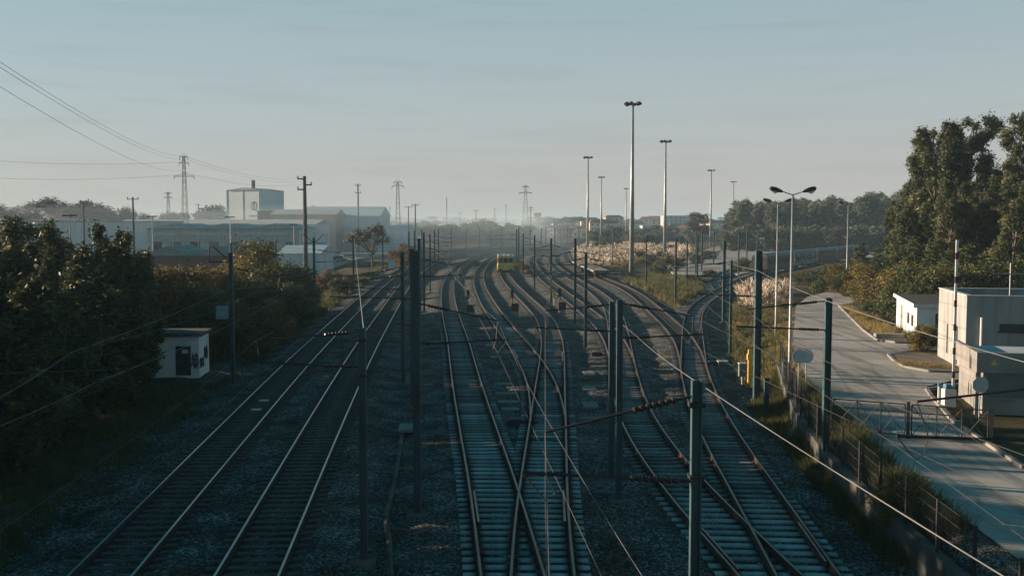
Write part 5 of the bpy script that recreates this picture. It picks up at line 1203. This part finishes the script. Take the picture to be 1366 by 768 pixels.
# parked vans and cars in the estate
def van(px, py, label, m, rz=0.3, kind='van'):
    g = gp(px, py, -0.2); t = thing('parked_'+kind, (g.x, g.y, ground_z(g.x, g.y)), label, kind, 'vehicles parked by the sheds', rz)
    H = 2.1 if kind == 'van' else 1.45; L = 4.9 if kind == 'van' else 4.2
    hood = 0.9 if kind == 'van' else 1.2; zc = H*0.55
    poly = [(-L/2, 0.35), (L/2, 0.35), (L/2, zc*0.95), (L/2-hood, zc), (L/2-hood-0.6, H), (-L/2+(0.05 if kind == 'van' else 0.7), H), (-L/2, zc if kind == 'car' else H*0.96)]
    vs = [(x, -0.9, z) for x, z in poly] + [(x, 0.9, z) for x, z in poly]; n = len(poly)
    MB().add(vs, [tuple(range(n)), tuple(reversed(range(n, 2*n)))] + [(i, i+n, (i+1) % n+n, (i+1) % n) for i in range(n)]).build('body', m, t)
    for s in (-1, 1): MB().box((0.1, s*0.905, H*0.77), (L*0.45, 0.02, H*0.26)).build('side_window', M_GLASS, t)
    for x in (-L*0.31, L*0.31):
        for s in (-1, 1): MB().tube([(x, s*0.72, 0.33), (x, s*0.93, 0.33)], 0.33, 12).build('wheel', M_DARK, t)
VW = mat('white_car_paint', (0.6, 0.6, 0.6), rough=0.35); VG = mat('grey_car_paint', (0.2, 0.21, 0.22), rough=0.35); VB = mat('blue_car_paint', (0.08, 0.2, 0.26), rough=0.35)
for i, (px, py, lab, m_, kd_, rz) in enumerate(((395, 372, 'pale blue van behind the bushes, nearest of the parked vehicles', VB, 'van', 1.2), (408, 372, 'white car right of the pale blue van', VW, 'car', 1.2), (418, 366, 'grey car beyond the mast with two loops', VG, 'car', 1.2),
        (430, 352, 'white van in the middle of the parked rows', VW, 'van', 0.2), (442, 350, 'white car beside the white van in the parked rows', VW, 'car', 0.2), (452, 347, 'grey car at the right end of the parked row', VG, 'car', 0.2), (463, 345, 'white car nearest the lone leafless tree', VW, 'car', 0.2), (415, 350, 'white car at the left end of the parked row', VW, 'car', 0.2), (436, 343, 'white van in the back parked row', VW, 'van', 0.2), (450, 340, 'white car in the back parked row', VW, 'car', 0.2))):
    van(px, py, lab, m_, rz, kd_)
tag(MB().prism([(v.x, v.y) for v in [gp(a, b, 0) for a, b in ((385, 376), (470, 346), (520, 338), (500, 332), (400, 336), (380, 345))]], -0.5, -0.02 if False else -0.1).build('estate_yard', mat('pale_yard', (0.34, 0.33, 0.32), (0.24, 0.23, 0.22), scale=0.2)), kind='structure')

# pylons and poles
M_PYL = mat('weathered_pylon_steel', (0.12, 0.13, 0.13), rough=0.7)
def lattice(px, yt, Y, label, w0=2.2, w1=0.5, arms=((0.99, 1.2), (0.93, 1.4), (0.80, 2.9)), n=14, r=0.05):
    x = pxx(px, Y); zt = pd(px, yt, Y).z; zb = ground_z(x, Y)-0.3; h = zt-zb
    t = thing('power_pylon', (x, Y, zb), label, 'pylon', 'power line pylons')
    mb = MB(); cs = []
    for i in range(n+1):
        f = i/n; w = (w0*(1-f)+w1*f)/2; cs.append([(sx*w, sy*w, h*f) for sx, sy in ((-1, -1), (1, -1), (1, 1), (-1, 1))])
    for c in range(4): mb.tube([cs[i][c] for i in range(n+1)], r*1.3, 4)
    for i in range(n):
        for c in range(4): mb.tube([cs[i][c], cs[i+1][(c+1) % 4]], r*0.7, 3); mb.tube([cs[i+1][c], cs[i][(c+1) % 4]], r*0.7, 3)
    mb.build('lattice', M_PYL, t)
    for f, L in arms:
        mb = MB(); mb.tube([(-L, 0, h*f), (L, 0, h*f)], r*1.5, 4); mb.tube([(-L, 0, h*f), (0, 0, h*f+0.9), (L, 0, h*f)], r, 4); a = mb.build('cross_arm', M_DARK, t)
        mb = MB()
        for s in (-1, 1): ribbed(mb, (s*L, 0, h*f), (s*L, 0, h*f-0.9), 0.14, 4)
        mb.build('insulator', M_INS, a)
lattice(247, 208, 290, 'tall lattice pylon left of the white factory block')
lattice(531, 242, 380, 'slim lattice pylon in the middle left distance', 2.2, 0.7, ((0.99, 1.5), (0.93, 2.2)))
lattice(701, 247, 560, 'hazy lattice pylon above the yellow rail vehicle', 4.4, 0.7, ((0.97, 1.8), (0.86, 3.6)), r=0.09)
lattice(225, 256, 600, 'very faint small pylon left of the tall lattice pylon', 3, 0.8, ((0.97, 2.2), (0.88, 2.6)), r=0.08)
def pole(px, yt, Y, label, r=0.22, arms=(), m=None, zoff=0):
    x = pxx(px, Y); zt = pd(px, yt, Y).z; zb = ground_z(x, Y)-0.3; h = zt-zb
    t = thing('utility_pole', (x, Y, zb), label, 'utility pole', 'utility poles')
    MB().tube([(0, 0, 0), (0, 0, h)], [r*1.3, r*0.8], 8).build('pole', m or M_CONCD, t)
    for dz, L0, L1 in arms:
        a = MB().tube([(L0, 0, h-dz), (L1, 0, h-dz)], r*0.35, 5).build('cross_arm', M_DARK, t)
        mb = MB()
        for e in (L0, L1):
            if abs(e) > 0.2: ribbed(mb, (e, 0, h-dz-0.1), (e, 0, h-dz+0.45), 0.16, 3)
        if mb.v: mb.build('insulator', M_INS, a)
    return t
pole(407, 235, 150, 'thick concrete utility pole with three side arms, before the tan shed', 0.3, ((0.4, -1.0, 0), (1.3, 0, 1.0), (2.0, -1.0, 0)))
pole(178, 263, 190, 'utility pole with a small cross arm above the dark left trees', 0.2, ((0.4, -1.0, 1.0),))
pole(112, 268, 200, 'utility pole left of the one with a cross arm', 0.15, ((0.3, -0.6, 0.6),))
pole(478, 245, 330, 'thin utility pole behind the blue grey shed', 0.25, ((0.6, -0.8, 0.8), (3, -0.9, 0.9)))
pole(554, 272, 280, 'dark utility pole right of the slim lattice pylon', 0.2, ((0.4, -0.8, 0.8),))
pole(545, 275, 330, 'left twin of the dark utility pole, a little farther', 0.2, ((0.3, -1.1, 1.1),))
pole(635, 280, 520, 'dark distant pole above the tree belt', 0.25, ((0.3, -1.1, 1.1),))
pole(596, 263, 700, 'faint thin pole on the skyline', 0.3)
pole(708, 275, 600, 'short dark pole right of the hazy lattice pylon', 0.35, ((1, -1.5, 1.5), (2.5, -1.5, 1.5)))
for i, px in enumerate((265, 398, 418, 500, 520, 614, 660, 675)):
    pole(px, 272+(i*7) % 12, 520+i*20, 'faint thin pole on the left skyline', 0.22, group if False else ((0.5, -0.8, 0.8),))
def area_lamp(px, yt, Y, label, m=None):
    x = pxx(px, Y); zt = pd(px, yt, Y).z; zb = ground_z(x, Y)-0.3; h = zt-zb
    t = thing('area_lamp', (x, Y, zb), label, 'lamp post', 'lamp posts between the sheds')
    MB().tube([(0, 0, 0), (0, 0, h)], [0.12, 0.07], 8).build('pole', m or M_WHITEP, t)
    for s in (-1, 1): MB().box((s*0.45, 0, h+0.05), (0.75, 0.45, 0.18), bev=0.04).build('lamp_head', M_DARK, t)
area_lamp(93, 288, 120, 'lamp post with two wing shaped heads above the left trees', M_GALVL); area_lamp(203, 289, 170, 'white lamp post left of the gabled dark shed'); area_lamp(307, 290, 180, 'white lamp post above the round olive tree'); area_lamp(392, 300, 220, 'white lamp post right of the thick concrete pole'); area_lamp(55, 276, 190, 'lamp post at the far left above the trees', M_GALVL)
# high lines to the pylon
py = pd(247, 208, 290)
for i, (y0, px1, yt, lab) in enumerate(((68, 246, 208, 'upper of three long power lines from the upper left corner'), (76, 249, 213, 'middle of three long power lines from the upper left corner'), (103, 240, 228, 'lowest of three long power lines from the upper left corner'))):
    a = pd(-60, y0-24, 62); wire([a, pd(px1, yt, 290)], 0.018, lab, M_WIRE, sag=0.35, name='power_line')
    wire([pd(px1, yt, 290), pd(407, 238+i*3, 520)], 0.03, ('upper', 'middle', 'lowest')[i]+' power line from the tall pylon onward to the right', M_DARK, sag=0.5, name='power_line')
for y0, y1, lab in ((212, 216, 'higher faint horizontal power line left of the tall pylon'), (236, 233, 'lower faint horizontal power line left of the tall pylon')):
    wire([pd(-40, y0, 420), pd(247, y1, 400)], 0.05, lab, M_GALVL, sag=0.6, name='power_line')

# ------------------------------------------------------------------ distant houses
rg = random.Random(11)
HW = [mat('house_white', (0.8, 0.74, 0.66), (0.5, 0.47, 0.43), scale=0.5), mat('house_cream', (0.75, 0.62, 0.46), (0.45, 0.37, 0.27), scale=0.5), mat('house_pink', (0.66, 0.48, 0.40), (0.4, 0.28, 0.23), scale=0.5), mat('house_grey', (0.36, 0.38, 0.40), (0.3, 0.32, 0.34), scale=0.5)]
def house(px, ytop, Y, w, label, wm, rm=M_TILE, flat_=False, D=9):
    x = pxx(px, Y); zt = pd(px, ytop, Y).z; zb = ground_z(x, Y)-0.3; H = max(zt-zb, 3); rh = 0 if flat_ else min(2.2, w*0.2)
    t = thing('house', (x, Y, zb), label, 'house', 'distant houses', rg.uniform(-0.35, 0.35)); Hw = H-rh
    MB().box((0, 0, Hw/2), (w, D, Hw)).build('wall', wm, t)
    mb = MB(); e = 0.5
    if flat_: mb.box((0, 0, Hw+0.13), (w+0.6, D+0.6, 0.25))
    else:
        vs = [(-w/2-e, -D/2-e, Hw+0.003), (w/2+e, -D/2-e, Hw+0.003), (w/2+e, D/2+e, Hw+0.003), (-w/2-e, D/2+e, Hw+0.003), (-w/2+D*0.25, 0, Hw+rh), (w/2-D*0.25, 0, Hw+rh)]
        mb.add(vs, [(0, 1, 5, 4), (2, 3, 4, 5), (3, 0, 4), (1, 2, 5), (3, 2, 1, 0)])
    mb.build('roof', rm, t)
    for fl in range(max(1, min(4, int(Hw/3)))):
        for i in range(max(2, int(w/4))):
            MB().box((-w/2+w*(i+0.5)/max(2, int(w/4)), -D/2-0.01, Hw-1.6-fl*2.9), (1.2, 0.08, 1.3)).build('window', M_GLASS, t)
HL = [(662, 309, 560, 9, 'pink house with low roof above the yellow rail vehicle, left', 2), (676, 306, 575, 13, 'wide cream house right above the yellow rail vehicle', 1), (690, 303, 590, 10, 'house with tiled roof behind the wide cream one', 2),
      (640, 293, 900, 16, 'pale far house left of the hazy pylon', 0), (620, 296, 950, 14, 'faint house on the skyline above the tree belt', 0), (735, 302, 700, 14, 'white house with grey roof left of the leftmost light tower', 0), (758, 303, 690, 12, 'white house just left of the leftmost light tower', 0),
      (787, 292, 760, 14, 'tall cream house right of the leftmost light tower', 1), (796, 295, 740, 12, 'cream house stepping down beside the tall one', 1), (818, 289, 860, 16, 'tiled house between two light towers', 2),
      (825, 304, 720, 12, 'white house left of the tallest light tower', 0), (862, 291, 900, 12, 'white tower like house right of the tallest light tower', 0), (873, 290, 900, 14, 'red roofed block in the distance', 2),
      (902, 290, 880, 26, 'wide blue grey flat block on the skyline', 3), (905, 300, 700, 16, 'white low house below the wide flat block', 0), (917, 302, 640, 14, 'pink house left of the lone pointed tree', 2), (945, 294, 760, 12, 'pink tall house between pointed tree and forest', 2), (956, 296, 740, 14, 'cream house at the left end of the forest wall', 1),
      (868, 303, 720, 14, 'pale house right of the tallest light tower, lower row', 3), (745, 297, 800, 10, 'cream house above the white ones', 1), (712, 301, 760, 12, 'grey house right of the hazy pylon foot', 3), (598, 297, 900, 12, 'faint grey house at the left of the skyline', 3), (850, 297, 800, 11, 'small cream house right behind the tallest light tower', 1), (775, 307, 640, 10, 'low white house below the cream ones', 0), (890, 307, 620, 12, 'low white house at the edge of the scrub', 0)]
for px, yt, Y, w, lab, mi in HL: house(px, yt-2, Y, w, lab, HW[mi], flat_=(mi == 3), rm=M_TILE if mi != 3 else M_SHEDR)
x = pxx(716, 900); t = thing('water_tower', (x, 900, 0), 'small water tower silhouette on the skyline right of the hazy pylon', 'water tower')
zt = pd(716, 284, 900).z; MB().tube([(0, 0, 0), (0, 0, zt-4)], 1.4, 10).build('shaft', M_CONC, t); MB().tube([(0, 0, zt-5), (0, 0, zt-4), (0, 0, zt)], [1.4, 4, 4], 12).build('tank', M_CONC, t)

# ------------------------------------------------------------------ haze
o = MB().box((0, 2550, 14.5), (8400, 5500, 39)).build('haze', mat('haze_placeholder', (1, 1, 1)))
m = bpy.data.materials.new('haze_volume'); m.use_nodes = True; nt = m.node_tree; nt.nodes.remove(nt.nodes['Principled BSDF'])
pv = nt.nodes.new('ShaderNodeVolumePrincipled'); pv.inputs['Color'].default_value = (0.48, 0.70, 0.86, 1); pv.inputs['Density'].default_value = 0.00028; pv.inputs['Anisotropy'].default_value = 0.0
nt.links.new(pv.outputs[0], nt.nodes['Material Output'].inputs['Volume']); o.data.materials.clear(); o.data.materials.append(m); tag(o, 'thin pale morning haze filling the air', 'haze', None, 'stuff')

o = MB().box((-1200, 1535, 6.0), (2440, 2600, 16)).build('ground_mist', mat('haze_placeholder', (1, 1, 1)))
m2 = m.copy(); m2.name = 'mist_volume'; m2.node_tree.nodes['Principled Volume'].inputs['Density'].default_value = 0.0015
m2.node_tree.nodes['Principled Volume'].inputs['Color'].default_value = (0.62, 0.76, 0.86, 1)
o.data.materials.clear(); o.data.materials.append(m2); tag(o, 'low bank of morning mist lying over the factories and far tracks', 'mist', None, 'stuff')
